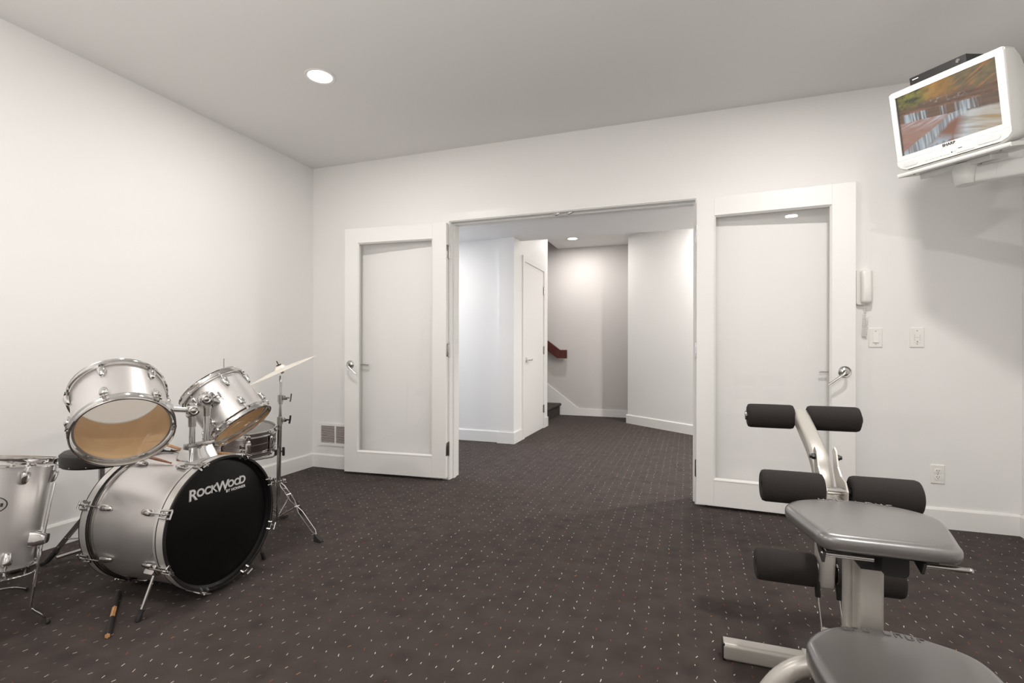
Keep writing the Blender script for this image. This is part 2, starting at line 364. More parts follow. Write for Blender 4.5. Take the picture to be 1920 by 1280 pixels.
# ================================================================== SETTING: the hall beyond
YH = YB+WT; ZH = 2.79; ZS = 2.40
sbox('wall_hall_front', XR, FX1, YH-.1, YH, 0, ZH, 'wall'); sbox('wall_hall_front.001', FX0, XL, YH-.1, YH, 0, ZH, 'wall')
sbox('wall_hall_closet', FX0, -1.9, 5.505, 6.94, 0, ZH, 'wall', 'white closet wall with the narrow hall door')
sbox('wall_hall_pier', -2.085, -1.898, 5.462, 5.51, 0, ZS, 'wall', 'shallow white pier at the closet corner')
sbox('wall_hall_far', FX0, FX1, 8.19, 8.3, 0, 4.6, 'grey', 'greyish wall behind the stairs')
# angled wall at the right of the hall
a0, a1 = Vector((-.836, 7.586, 0)), Vector((2.3, 4.953, 0)); dv = (a1-a0).normalized(); nv = Vector((dv.y, -dv.x, 0))
aw = B(); aw.rings([[a0, a1, Vector((2.9, 4.95, 0)), Vector((2.9, 8.19, 0)), Vector((-.83, 8.19, 0))], [q+Vector((0, 0, ZH)) for q in (a0, a1, Vector((2.9, 4.95, 0)), Vector((2.9, 8.19, 0)), Vector((-.83, 8.19, 0)))]])
struct(aw.build('wall_hall_right', 'wall', smooth=False), 'white angled wall at the right of the hall')
sbox('wall_hall_side', 2.9, FX1, YH, 8.19, 0, ZH, 'wall')
cl = B(); cl.b2(XL-.2, FX1, YB+.02, 6.94, ZH, ZH+.1); cl.b2(-2.06, FX1, 6.94, 8.19, ZH, ZH+.1); cl.b2(FX0, XL-.2, YH-.1, 6.94, ZH, ZH+.1)
struct(cl.build('ceiling_hall', 'ceil', smooth=False), 'white ceiling of the hall')
sbox('ceiling_soffit', FX0, FX1, YH, 5.705, ZS, ZH, 'ceil', 'dropped white soffit just beyond the doorway')
sh = B(); sh.b2(FX0, -1.95, 6.84, 6.94, ZH, 4.6); sh.b2(-2.06, -1.96, 6.94, 8.19, ZH+.1, 4.6); sh.b2(FX0-.1, FX0, 6.84, 8.3, 0, 4.6); sh.b2(FX0-.1, -1.95, 6.84, 8.3, 4.6, 4.7)
struct(sh.build('wall_stairwell', 'grey', smooth=False), 'shaft above the carpeted stairs')
# hall end with a daylit window (out of sight to the left)
wl = B(); wx0, wx1 = FX0-.12, FX0
wl.b2(wx0, wx1, YH-.1, 4.2, 0, ZH); wl.b2(wx0, wx1, 5.3, 6.94, 0, ZH); wl.b2(wx0, wx1, 4.2, 5.3, 0, .95); wl.b2(wx0, wx1, 4.2, 5.3, 2.1, ZH)
struct(wl.build('wall_hall_left', 'wall', smooth=False))
wf = empty('window_1', (wx0, 4.75, .95)); struct(wf, 'window at the left end of the hall')
fr = B()
for y_ in (4.2, 4.75, 5.3): fr.box((wx0+.05, y_+(.02 if y_ == 4.2 else -.02 if y_ == 5.3 else 0), 1.525), (.05, .04, 1.15))
for z_ in (.97, 2.08): fr.box((wx0+.05, 4.75, z_), (.05, 1.1, .04))
fr.build('window_frame', 'trim', wf, smooth=False)
B().b2(wx0+.047, wx0+.053, 4.24, 5.26, .99, 2.06).build('pane', 'glass', wf, smooth=False)
# hall baseboards
base_strip('baseboard_closet', (FX0, 5.505, 0), (-2.085, 5.505, 0), (0, -1, 0), .135)
bp = B(); tt = .015
bp.b2(-2.1, -1.885, 5.447, 5.462, 0, .13); bp.b2(-2.1, -2.085, 5.462, 5.505, 0, .13); bp.b2(-1.9, -1.885, 5.462, 5.76, 0, .13); bp.b2(-1.9, -1.885, 6.80, 6.955, 0, .13); bp.b2(-2.0, -1.885, 6.94, 6.955, 0, .13)
struct(bp.build('baseboard_pier', 'trim', smooth=False))
base_strip('baseboard_hall_right', a0-dv*.02, a1, nv if nv.y < 0 else -nv, .13)
# skirting along the far wall that climbs with the stairs
sk = B(); sk.rings([[Vector((x, y, z)) for x, z in ((-.83, 0), (-.83, .115), (-1.70, .115), (-4.2, .115+2.5*.745), (-4.2, 0))] for y in (8.19, 8.172)])
struct(sk.build('baseboard_stair', 'trim', smooth=False), 'white skirting that climbs beside the stairs')
# hall door with casing, handle and hinges (door_3)
d3 = empty('door_3', (-1.9, 6.28, 0)); struct(d3, 'narrow white flush door in the closet wall')
B().b2(-1.90, -1.893, 5.842, 6.70, .012, 2.165).build('door_leaf', 'trim', d3, smooth=False)
c3 = B()
for a, b_, z0, z1 in ((5.765, 5.832, 0, 2.245), (6.712, 6.779, 0, 2.245)): c3.b2(-1.905, -1.883, a, b_, z0, z1)
c3.b2(-1.905, -1.883, 5.832, 6.712, 2.178, 2.245); c3.build('casing', 'trim', d3, smooth=False)
h3 = B(); T3 = axisT((-1.893, 5.915, .965), (1, 0, 0)); h3.lathe([(0, 0), (.032, 0), (.032, .004), (.02, .01), (.01, .014)], 20, T3)
h3.sweep(smooth_path([(-1.885, 5.915, .965), (-1.85, 5.915, .965), (-1.842, 5.93, .965), (-1.84, 5.98, .962), (-1.85, 6.045, .972)], 4), [(.008*math.cos(2*PI*j/8), .008*math.sin(2*PI*j/8)) for j in range(8)]); h3.build('lever_handle', 'steel', d3)
for z in (.272, 1.085, 1.91):
    k = B(); k.cyl((-1.884, 6.706, z-.055), (-1.884, 6.706, z+.055), .008, seg=10); k.box((-1.891, 6.694, z), (.004, .022, .106)); k.build('hinge', 'chrome_dull', d3)
# stairs: each step carpeted with a rounded nosing
RISE, RUN = .197, .265
stp = empty('stair_flight', (-2.0, 7.55, 0)); struct(stp, 'dark carpeted stairs climbing to the left')
for i in range(7):
    x0 = -2.02-RUN*i; z1 = RISE*(i+1); prof = [(x0-RUN-.03, z1-RISE*.98), (x0, z1-RISE*.98), (x0, z1-.045)]
    for k in range(9):
        a = -PI/2+PI*k/8; prof.append((x0+.006+.022*math.cos(a), z1-.022+.022*math.sin(a)))
    prof.append((x0-RUN-.03, z1))
    b = B(); b.rings([[Vector((x, y, z)) for x, z in prof] for y in (6.945, 8.17)]); b.build('step', 'carpet', stp)
# handrail: flat mahogany board
hr = B(); P = [(-1.885, 1.088), (-1.885, .946), (-2.046, .950), (-4.1, .950+2.054*.735), (-4.1, 1.088+2.10*.735), (-2.0, 1.088)]
hr.rings([[Vector((x, y, z)) for x, z in P] for y in (8.09, 8.13)])
hro = empty('handrail', (-1.99, 8.15, 1.0)); tag(hro, 'dark mahogany board handrail on the grey stair wall', 'handrail')
hr.build('rail_board', 'mahogany', hro, smooth=False)
for x_, z_ in ((-2.35, 1.24), (-3.4, 2.01)):
    k = B(); k.cyl((x_, 8.13, z_), (x_, 8.19, z_), .012, seg=10); k.build('bracket', 'steel', hro)

# ================================================================== ceiling lamps
def downlight(x, y, z, power, label=None, spread=180):
    t = empty('recessed_downlight', (x, y, z)); tag(t, label, 'ceiling light', 'recessed ceiling lights')
    r = B(); r.lathe([(.072, 0), (.090, 0), (.092, -.003), (.088, -.006), (.074, -.004), (.070, .001)], 36, Matrix.Translation((x, y, z)), close=True); r.build('trim_ring', 'trim', t)
    d = B(); d.lathe([(.0725, -.0005), (.05, -.003), (0.0005, -.0045)], 32, Matrix.Translation((x, y, z)), cap=True); d.build('lamp_face', 'lamp', t)
    L = bpy.data.lights.new('downlight', 'AREA'); L.shape = 'DISK'; L.size = .13; L.energy = power; L.color = WARM; L.spread = math.radians(spread)
    lo = bpy.data.objects.new('lamp_bulb', L); COL.objects.link(lo); lo.parent = t; lo.location = (0, 0, -.012)
    return t
downlight(-2.145, 2.512, H, DOWNLIGHT_W*.70, 'round recessed ceiling light lit above the drum set')
downlight(.71, 2.51, H, DOWNLIGHT_W*.92, 'round recessed ceiling light over the exercise machine')
downlight(.80, .30, H, REAR_W*2.1, 'round recessed ceiling light behind the exercise machine, reflected in the right door')
downlight(-2.145, .30, H, REAR_W, 'round recessed ceiling light near the floor tom')
downlight(-.65, -1.2, H, REAR_W, 'added unseen ceiling light by the rear wall, for fill')  # unseen lamp added for general ambience behind the camera
downlight(-1.66, 7.50, ZH, HALL_W*.52, 'round recessed ceiling light at the foot of the stairs')
downlight(1.2, 5.0, ZS, HALL_W*1.6, 'added unseen fill light in the hall soffit, right end')  # hidden lamp added to brighten the right side of the hall
downlight(.32, 6.18, ZH, HALL_W*.95, 'round recessed ceiling light in the hall beside the angled wall')
downlight(-3.0, 4.75, ZS, HALL_W*.46, 'added unseen fill light in the hall soffit, left end')  # hidden lamp added to lift the left hall wall
D = bpy.data.lights.new('daylight', 'AREA'); D.shape = 'RECTANGLE'; D.size = 1.0; D.size_y = 1.05; D.energy = DAY_W; D.color = (.72, .83, 1)
do = bpy.data.objects.new('window_daylight', D); COL.objects.link(do); do.location = (wx0-.05, 4.75, 1.525); do.rotation_euler = (0, -PI/2, 0)

# ================================================================== wall fittings
# floor-level air vent
vr = empty('wall_vent', (-3.045, YB, .205)); tag(vr, 'small white air vent low on back wall beside the left glazed door', 'vent')
VX0, VX1, VZ0, VZ1 = -3.246, -2.858, .205, .412
f = B(); e = .036
f.b2(VX0, VX1, YB-.008, YB, VZ1-e*.6, VZ1); f.b2(VX0, VX1, YB-.008, YB, VZ0, VZ0+e*.75); f.b2(VX0, VX0+e, YB-.008, YB, VZ0+e*.75, VZ1-e*.6); f.b2(VX1-e, VX1, YB-.008, YB, VZ0+e*.75, VZ1-e*.6)
f.b2(-3.058, -3.044, YB-.008, YB, VZ0+e*.75, VZ1-e*.6); f.build('frame', 'trim', vr, smooth=False)
B().b2(VX0+.03, VX1-.03, YB-.0015, YB-.0005, VZ0+.02, VZ1-.015).build('gap_shade_sheet', 'shadowgap', vr, smooth=False)  # flat sheet behind the slats; shade of the gaps put into its brown
sl0 = None
for xa, xb in ((VX0+e, -3.058), (-3.044, VX1-e)):
    for i in range(13):
        z = VZ0+.034+i*.0122
        B().box(((xa+xb)/2, YB-.005, z), (xb-xa, .0075, .0022), Matrix.Translation((0, YB-.005, z)) @ Matrix.Rotation(-.6, 4, 'X') @ Matrix.Translation((0, -YB+.005, -z))).build('slat', 'trim', vr, smooth=False)

# wall telephone
ph = empty('wall_phone', (1.07, YB, 1.39)); tag(ph, 'white wall telephone handset with coiled cord beside the right glazed door', 'telephone')
b = B(); b.prism(rrect(.082, .225, .014), 0, .026, axisT((1.068, YB, 1.503), (0, -1, 0), (1, 0, 0))); b.build('wall_base', 'plastic', ph)
hs = B(); zs = [1.392+.224*i/22 for i in range(23)]
R = []
for i, z in enumerate(zs):
    t = i/22; end = max(0, abs(t-.5)*2-.82)/.18; k = math.sqrt(max(.02, 1-end*end)); dp = .020+.016*math.sin(PI*t)**.8
    yc = YB-.026-.004; wd = .031*k
    R.append([Vector((1.078+wd*math.cos(a)*(abs(math.cos(a))**-.35 if abs(math.cos(a)) > .02 else 1), yc-dp*k*max(0, math.sin(a))**.8, z)) for a in [PI*j/14 for j in range(15)]])
hs.rings(R); hs.build('handset', 'plastic', ph, ang=50)
co = B(); cp = []
def coil(p0, p1, turns, r, sag):
    o = []; p0, p1 = Vector(p0), Vector(p1)
    for i in range(turns*8+1):
        t = i/(turns*8); a = 2*PI*i/8; p = p0.lerp(p1, t); o.append(p+Vector((r*math.cos(a), r*math.sin(a)*.6, 0)))
    return o
pth = coil((1.074, YB-.03, 1.392), (1.076, YB-.018, 1.34), 4, .006, 0) + coil((1.073, YB-.014, 1.335), (1.068, YB-.012, 1.185), 16, .0075, 0) + coil((1.079, YB-.013, 1.18), (1.088, YB-.014, 1.31), 14, .0075, 0)
co.tube(pth, .0018, 5); co.build('coiled_cord', 'plastic', ph)

def plate(name, x, z, label, cat, w_=.073, h_=.118):
    t = empty(name, (x, YB, z-h_/2)); tag(t, label, cat)
    b = B(); R = []
    for k, y in ((0, 0), (0, -.003), (.004, -.006)): R.append([Vector((x+a*(w_/2-k)/(w_/2), YB+y, z+c*(h_/2-k)/(h_/2))) for a, c in rrect(w_, h_, .004)])
    b.rings(R); b.build('cover_plate', 'plastic', t, ang=25)
    for dz in (.042, -.042):
        if name == 'power_outlet': dz = 0 if dz > 0 else None
        if dz is None: continue
        k = B(); k.cyl((x, YB-.0058, z+dz), (x, YB-.0072, z+dz), .0035, seg=10); k.build('screw', 'greyprint', t)
    return t
t = plate('light_switch', 1.138, 1.178, 'white rocker light switch on back wall just beside the telephone cord', 'light switch', .075, .126)
b = B(); b.b2(1.138-.0165, 1.138+.0165, YB-.0085, YB-.005, 1.178-.034, 1.178+.034, .001); b.build('rocker_surround', 'plastic', t, smooth=False)
b = B(); b.rings([[Vector((1.138+sx*.0145, YB-y, 1.178+z)) for y, z in ((.006, -.031), (.0125, -.031), (.0085, .031), (.006, .031))] for sx in (-1, 1)]); b.build('rocker', 'plastic', t, smooth=False)
t = plate('dimmer_keypad', 1.357, 1.178, 'white keypad dimmer with tiny marks, right of the rocker switch', 'dimmer switch', .076, .126)
b = B(); b.b2(1.357-.0165, 1.357+.0165, YB-.0085, YB-.005, 1.178-.034, 1.178+.034, .001); b.build('keypad', 'plastic', t, smooth=False)
for i in range(4):
    for sx in (-1, 1): B().box((1.357+sx*.014, YB-.0088, 1.194-.0105*i), (.0035, .0012, .0035)).build('key_mark', 'greyprint', t, smooth=False)
B().box((1.357, YB-.0088, 1.152), (.006, .0014, .005)).build('indicator', 'ink', t, smooth=False)
B().box((1.357, YB-.0088, 1.178), (.024, .001, .0012)).build('key_line', 'greyprint', t, smooth=False)
t = plate('power_outlet', 1.464, .331, 'white duplex power outlet low on the back wall at right', 'power outlet', .072, .118)
for dz in (.0195, -.0195):
    b = B(); b.prism([(x, y) for x, y in rrect(.033, .029, .011)], 0, .003, axisT((1.464, YB-.006, .331+dz), (0, -1, 0), (1, 0, 0))); fce = b.build('socket_face', 'plastic', t)
    for sx, hh in ((-.0065, .008), (.0065, .0065)): B().box((1.464+sx, YB-.0091, .331+dz+.004), (.0022, .001, hh)).build('slot', 'ink', fce, smooth=False, loc=(0, 0, 0))
    b = B(); b.cyl((1.464, YB-.0086, .331+dz-.0065), (1.464, YB-.0096, .331+dz-.0065), .0024, seg=10); b.build('ground_hole', 'ink', fce, loc=(0, 0, 0))

# ================================================================== television on its bracket
TC = Vector((1.1939, 3.0008, 2.2695)); TN = Vector((-.72815, -.65114, -.21404)).normalized(); TR_ = Vector((.66703, -.74503, 0)).normalized(); TU = TR_.cross(TN); TU = TU if TU.z > 0 else -TU
TT = Matrix.Identity(4)
for i in range(3): TT[i][0], TT[i][1], TT[i][2] = TR_[i], TU[i], TN[i]
TT.translation = TC          # local x = picture right, y = up, z = out of the screen
tv = empty('television', T=TT); tag(tv, 'boxy white tube television showing a waterfall, on high wall arm', 'television')
# cabinet with chamfered lower corners, tapering towards the back
def tv_outline(k=0, kb=0):
    x0, x1, y1, y0 = -.235+k, .240-k, .180-k, -.232+kb
    o = []
    for cx, cy, a0, r in ((x1-.016, y1-.016, 0, .016), (x0+.016, y1-.016, 90, .016)):
        for j in range(6): a = math.radians(a0+18*j); o.append((cx+r*math.cos(a), cy+r*math.sin(a)))
    o += [(x0+.001, y0+.042), (x0+.010, y0+.024), (x0+.026, y0+.009), (x0+.048, y0), (x1-.048, y0), (x1-.026, y0+.009), (x1-.010, y0+.024), (x1-.001, y0+.042)]
    return o
b = B(); SX, SYT = .205, .149
outer = tv_outline()
R = [[Vector((x, y, z)) for x, y in tv_outline(k, kb)] for k, kb, z in ((.006, .006, .020), (.0, .0, .012), (0, 0, -.07), (.004, .004, -.085), (.02, .012, -.16), (.075, .03, -.36), (.09, .04, -.40))]
# front ring opens onto the picture tube
n = len(outer)
def to_rect(x, y, hx, hy0, hy1):
    cx, cy = .0, (hy0+hy1)/2; dx, dy = x-cx, y-cy; s_ = max(abs(dx)/hx, abs(dy)/((hy1-hy0)/2)); return (cx+dx/s_, cy+dy/s_)
b.rings(R, cap=False); bm = b.bm; bm.faces.new([v for v in list(bm.verts)[-n:]])
b.build('cabinet', 'tvwhite', tv, ang=40)
# front bezel: four flat bars round the picture, mitred towards it
bz = B(); Z = .020
xo0, xo1, yo1, yo0 = -.229, .234, .174, -.171
xi0, xi1, yi1, yi0 = -SX, SX, SYT, -SYT
def quadbar(a, c, d, e_): bz.rings([[Vector((*q, Z)) for q in (a, c)] + [Vector((*q, Z)) for q in (d, e_)], [Vector((*q, Z-.012)) for q in (a, c)] + [Vector((*q, Z-.012)) for q in (d, e_)]])
quadbar((xo0, yo1), (xo1, yo1), (xi1, yi1), (xi0, yi1)); quadbar((xo1, yo1), (xo1, yo0), (xi1, yi0), (xi1, yi1)); quadbar((xo1, yo0), (xo0, yo0), (xi0, yi0), (xi1, yi0)); quadbar((xo0, yo0), (xo0, yo1), (xi0, yi1), (xi0, yi0))
bz.build('bezel', 'tvwhite', tv, smooth=False)
# lower control strip, slightly proud, with chamfered ends
cs_ = B(); pl = [(-.231, -.172), (.236, -.172), (.235, -.192), (.222, -.210), (.196, -.222), (-.190, -.222), (-.215, -.210), (-.229, -.192)]
cs_.rings([[Vector((x, y, z)) for x, y in pl] for z in (.008, .0225)]); strip = cs_.build('control_strip', 'tvwhite', tv, smooth=False)
for cx, ww, nm in ((-.168, .066, 'speaker_grille'), (.152, .088, 'speaker_grille')):
    g = B(); g.prism(rrect(ww, .026, .0125, 6), .0226, .0240, Matrix.Translation((cx, -.196, 0))); g.build(nm, 'tvgrille', strip)
g = B(); fl_ = [(.028, -.214), (.098, -.214), (.090, -.190), (.086, -.187), (.032, -.187), (.028, -.191)]; g.rings([[Vector((x, y, z)) for x, y in fl_] for z in (.022, .0245)]); g.build('flap_door', 'tvwhite', strip, smooth=False)
B().box((.045, -.194, .0247), (.016, .003, .0006)).build('flap_label', 'ink', strip, smooth=False)
for i in range(7): B().box((-.098+i*.0155, -.206, .0230), (.010, .0045, .0014)).build('button', 'tvgrille', strip, smooth=False)
b = B(); b.cyl((.010, -.203, .0222), (.010, -.203, .0236), .0028, seg=12); b.build('sensor_eye', 'ink', strip)
for i in range(2): B().box((.017+i*.006, -.203, .0228), (.003, .003, .001)).build('led', 'greyprint', strip, smooth=False)
me = text_mesh('brand_lettering', 'SHARP', .0175, 'ink', Matrix.Translation((-.026, -.166, .0206)), tv, .0004, .0007, spacing=1.02); link('brand_lettering', me, tv)
B().box((-.196, .1605, .0203), (.028, .0022, .0006)).build('model_print', 'greyprint', tv, smooth=False)
# the picture: a flat image of a cascading river, stored as point colours
def screen_picture():
    def hsh(x, y): v = math.sin(x*127.1+y*311.7)*43758.5453; return v-math.floor(v)
    def vn(x, y):
        ix, iy = math.floor(x), math.floor(y); fx, fy = x-ix, y-iy; fx = fx*fx*(3-2*fx); fy = fy*fy*(3-2*fy)
        return (hsh(ix, iy)*(1-fx)+hsh(ix+1, iy)*fx)*(1-fy)+(hsh(ix, iy+1)*(1-fx)+hsh(ix+1, iy+1)*fx)*fy
    def fbm(x, y): return .5*vn(x, y)+.3*vn(x*2.1, y*2.1)+.2*vn(x*4.3, y*4.3)
    mixc = lambda a, c, t: tuple(p*(1-t)+q*t for p, q in zip(a, c))
    st = lambda a, c, t: max(0., min(1., (t-a)/(c-a)))
    W_, H_ = 190, 140; V, C_, F = [], [], []
    for j in range(H_+1):
        for i in range(W_+1):
            u, v = i/W_, j/H_     # v up
            V.append(((u-.5)*2*SX, (v-.5)*2*SYT, 0.))
            n1, n2 = fbm(u*7+2, v*7), fbm(u*15, v*15)
            crest1 = .685-.19*u+.018*(fbm(u*10, 1)-.5); base1 = crest1-.135-.02*u
            crest2 = .02+.62*st(-.05, .52, u)*.62+.06*st(.4, .9, u)+.02*(fbm(u*13, 5)-.5) if u < .9 else .45
            strata = fbm(u*4, v*30+u*6)
            rock = mixc((.07, .045, .032), (.27, .135, .075), strata)
            fol = mixc((.030, .042, .012), (.30, .27, .05), st(.25, .75, n2))
            org = mixc((.24, .12, .03), (.66, .33, .07), fbm(u*12, v*12)); fol = mixc(fol, org, st(.30, .46, u+.1*n1)*st(.72, .56, u-.1*n1))
            slope = mixc(mixc((.10, .085, .05), (.30, .21, .08), n2), (.50, .20, .07), st(.52, .66, fbm(u*3, v*16-u*9))); fol = mixc(fol, slope, st(.56, .70, u+.12*n1))
            c = mixc(rock, fol, st(.70-.06*u, .84-.10*u, v+.12*(n1-.5)))
            if v > crest1: c = mixc(c, (.46, .22, .14), .55*st(crest1+.05, crest1+.01, v)*st(.35, .6, n2)); c = mixc(c, (.50, .50, .50), .6*st(.56, .66, fbm(u*26, v*20))*st(.05, .09, v-crest1)*st(.16, .12, v-crest1)*st(.25, .4, u)*st(.75, .6, u))
            strk = st(.34, .70, .62*vn(u*62+v*3, v*2.2)+.38*vn(u*120, v*3))
            water = mixc((.17, .14, .12), (.58, .68, .75), strk)
            foam = st(.42, .66, fbm(u*4+1, v*22-u*5))
            if base1 < v <= crest1:
                g_ = max(st(.06, .09, u)*st(.33, .30, u), st(.585, .62, u)*st(.84, .78, u), .8*st(.44, .46, u)*st(.52, .49, u))
                c = mixc(mixc((.11, .075, .052), (.24, .13, .08), strata), water, g_*.95)
            elif v <= base1 and v > crest2:
                pool = mixc((.33, .135, .08), (.50, .28, .21), fbm(u*7, v*13)); near = st(base1-.20, base1-.01, v)
                c = mixc(pool, (.66, .68, .74), foam*.85*near*st(.52, .3, abs(u-.34)+.12)+.08)
                if u > .5: c = mixc(c, mixc((.50, .53, .56), (.72, .74, .76), foam), st(.5, .66, u)*.85)
            if v <= crest2 and u <= .70:
                d = crest2-v; fh = .20-.14*st(.2, .62, u)
                fw_ = mixc(water, (.60, .68, .74), .25); under = mixc((.36, .15, .09), (.25, .12, .08), fbm(u*9, v*8))
                under = mixc(under, (.50, .60, .68), st(.34, .10, abs(u-.40)+v*1.6)*.9*st(.3, .6, n2))
                c = mixc(fw_, under, st(fh, fh+.06, d+.03*(n2-.5)))
                c = mixc(c, (.30, .13, .08), st(.16, .06, u)*st(.02, .10, v)*.6)
            if u > .55:
                sw = st(.36, .62, fbm(u*3+v*2, v*15+u*7)); gold = mixc((.34, .22, .10), (.62, .42, .20), fbm(u*4, v*9))
                rgt = mixc(mixc((.40, .40, .38), (.72, .75, .77), sw), gold, st(.68, .86, u+.12*(n1-.5))*st(.44, .30, v)*(1-.55*sw))
                c = mixc(c, rgt, st(.56, .68, u-.25*(v-.15))*st(base1+.0, base1-.04, v))
            c = mixc(c, (.01, .01, .01), .85*st(.028, .012, u))
            C_.append(c)
    for j in range(H_):
        for i in range(W_):
            a = j*(W_+1)+i; F.append((a, a+1, a+W_+2, a+W_+1))
    me = bpy.data.meshes.new('screen'); me.from_pydata(V, [], F)
    at = me.color_attributes.new('picture', 'FLOAT_COLOR', 'POINT')
    at.data.foreach_set('color', [x for c in C_ for x in (*c, 1)])
    m = bpy.data.materials.new('lit_tube_screen'); m.use_nodes = True; nn, ll = m.node_tree.nodes, m.node_tree.links; pb = nn['Principled BSDF']
    an = nn.new('ShaderNodeAttribute'); an.attribute_name = 'picture'
    ll.new(an.outputs['Color'], pb.inputs['Emission Color']); pb.inputs['Emission Strength'].default_value = .68
    pb.inputs['Base Color'].default_value = (.02, .02, .02, 1); pb.inputs['Roughness'].default_value = .12
    me.materials.append(m); return me
so = link('screen', screen_picture(), tv, loc=(0, 0, .0135))
# black set-top box on the television
rb = empty('media_receiver', T=TT); tag(rb, 'flat black media receiver box lying on top of the television', 'media box')
b = B(); b.b2(-.138, .098, .1815, .2195, -.150, .002, .002); b.build('casing', 'black', rb, smooth=False)
B().box((-.112, .206, .0024), (.026, .0038, .001)).build('logo_mark', 'white', rb, smooth=False)
b = B(); b.lathe([(.0075, 0), (.0075, .004), (.005, .006), (0.0005, .006)], 18, Matrix.Translation((.066, .203, .002))); b.lathe([(.0078, .0035), (.009, .0035), (.009, .0045), (.0078, .0045)], 18, Matrix.Translation((.066, .203, .0005)), close=True); b.build('jog_knob', 'chrome_dull', rb)
for q in (-.10, .06): B().box((q, .1815, -.03), (.02, .002, .02)).build('rubber_foot', 'rubber', rb, smooth=False)
# bracket: tray, swivel, arm, wall plate
br = empty('tv_wall_bracket', (XR, 2.6, 1.98)); tag(br, 'white swivelling wall arm and tray that hold up the television', 'tv bracket')
tr = B(); 
tr.box((0, -.249, -.155), (.462, .010, .372), TT, bev=.002); tr.box((0, -.2425, .0305), (.462, .013, .004), TT, bev=.001)
for sx in (-.2305, .2305): tr.box((sx, -.246, -.155), (.004, .018, .372), TT)
tray = tr.build('tray', 'tvwhite', br, smooth=False)
for a, c in ((-.17, .0), (.16, -.05)): k = B(); k.lathe([(.006, 0), (.006, -.003), (0.0005, -.004)], 10, TT @ Matrix.Translation((a, -.254, c)) @ Matrix.Rotation(PI/2, 4, 'X') @ Matrix.Rotation(PI, 4, 'X')); k.build('bolt', 'chrome_dull', tray, loc=(0, 0, 0))
KC = Vector((1.325, 3.125, 1.985))
k = B(); k.lathe([(.0005, -.055), (.042, -.055), (.046, -.050), (.054, .0), (.058, .045), (.050, .052), (.03, .06), (.03, .085), (.0005, .085)], 32, Matrix.Translation(KC)); k.build('swivel_socket', 'tvwhite', br)
tb = B(); tb.box((-.04, -.268, -.16), (.30, .03, .16), TT, bev=.004); tb.build('tilt_block', 'tvwhite', br, smooth=False)
WPt = Vector((XR, 2.62, 1.925)); ad = (WPt-KC); arm = B(); c0 = KC+Vector((0, 0, -.012))
arm.sweep([c0+ad*t for t in (.06, .5, .97)], rrect(.06, .082, .012, 3)); arm.build('arm', 'tvwhite', br, smooth=False)
for t_ in (.16, .34): 
    k = B(); k.sweep([c0+ad*t_, c0+ad*(t_+.006)], rrect(.063, .085, .012, 3)); k.build('arm_joint', 'tvwhite', br, smooth=False)
k = B(); k.b2(XR-.022, XR, 2.55, 2.69, 1.80, 2.05, .004); k.build('wall_plate', 'tvwhite', br, smooth=False)

# ================================================================== DRUMS
def drum_parts(root, R, L, n_lugs, phase, hoop_h=.034, shell_mat='wrap', top_head='coated', bottom_head='clearhead', inside='maple', lug_style='bullet', hoop_r=.010, skip=()):
    """local z: the batter (top) hoop edge is at z=0, the other hoop edge at z=-L"""
    zt, zb = -.028, -L+.028
    s = B(); s.lathe([(R, zt), (R, zb), (R-.0075, zb), (R-.0075, zt)], 72, close=True); sh_ = s.build('shell', shell_mat, root, ang=40)
    s = B(); s.lathe([(R-.0078, zt-.002), (R-.0078, zb+.002)], 72); s.build('shell_inside', inside, root)
    for nm, zz, sg in (('batter_hoop', 0, -1), ('bottom_hoop', -L, 1)):
        ro = R+hoop_r
        pr = [(ro-.0055, 0), (ro-.001, 0), (ro+.002, .003), (ro-.001, .006), (ro-.0025, .012), (ro-.001, hoop_h-.010), (ro+.0045, hoop_h-.004), (ro+.0045, hoop_h), (ro-.003, hoop_h), (ro-.0055, hoop_h-.008)]
        h = B(); h.lathe([(r, zz+sg*z) for r, z in pr], 72, close=True); h.build(nm, 'chrome', root, ang=30)
    hd = B(); hd.lathe([(.0005, -.0115), (R-.014, -.0115), (R-.002, -.0145), (R+.003, -.028)], 72); hd.build('batter_head', top_head, root, ang=25)
    hd = B(); hd.lathe([(.0005, -L+.006), (R-.010, -L+.006), (R+.002, -L+.0065), (R+.003, -L+.028)], 72); hd.build('bottom_head', bottom_head, root, ang=25)
    lm = rm = None
    for end, zc, sg in (('top', -.075, 1), ('bot', -L+.075, -1)):
        lm = rm = None
        for i in range(n_lugs):
            a = phase+2*PI*i/n_lugs; T = Matrix.Rotation(a, 4, 'Z')
            if lm is None:
                g = B()   # rounded casing, fat at the rod end
                prof = [(-.024, .004), (-.021, .008), (-.012, .0105), (0, .0125), (.010, .0135), (.017, .0125), (.020, .009)]
                g.rings([[Vector((R+.001+q*1.35*(1+math.sin(th))*.5+.0*q, q*.98*math.cos(th), zc+sg*z)) for th in [2*PI*k/12 for k in range(12)]] for z, q in [(z*1.1, q*1.22) for z, q in prof]])
                lm = g.build('lug', 'chrome', root, ang=50); lm.matrix_basis = T; lo = lm
                r = B(); r.cyl((R+.0105, 0, zc+sg*.018), (R+.0105, 0, zc+sg*(.075-hoop_h+.004)), .0032, seg=8)
                zh = zc+sg*(.075-hoop_h+.008); r.cyl((R+.0105, 0, zh-sg*.004), (R+.0105, 0, zh), .0075, seg=10); r.cyl((R+.0105, 0, zh), (R+.0105, 0, zh+sg*.009), .0045, seg=4)
                r.box((R+.0105, 0, zh-sg*.007), (.016, .024, .004)); rm = r.build('tension_rod', 'chrome', lm)
            else:
                lo = lm.copy(); COL.objects.link(lo); lo.matrix_basis = T; ro_ = rm.copy(); COL.objects.link(ro_); ro_.parent = lo
    return sh_

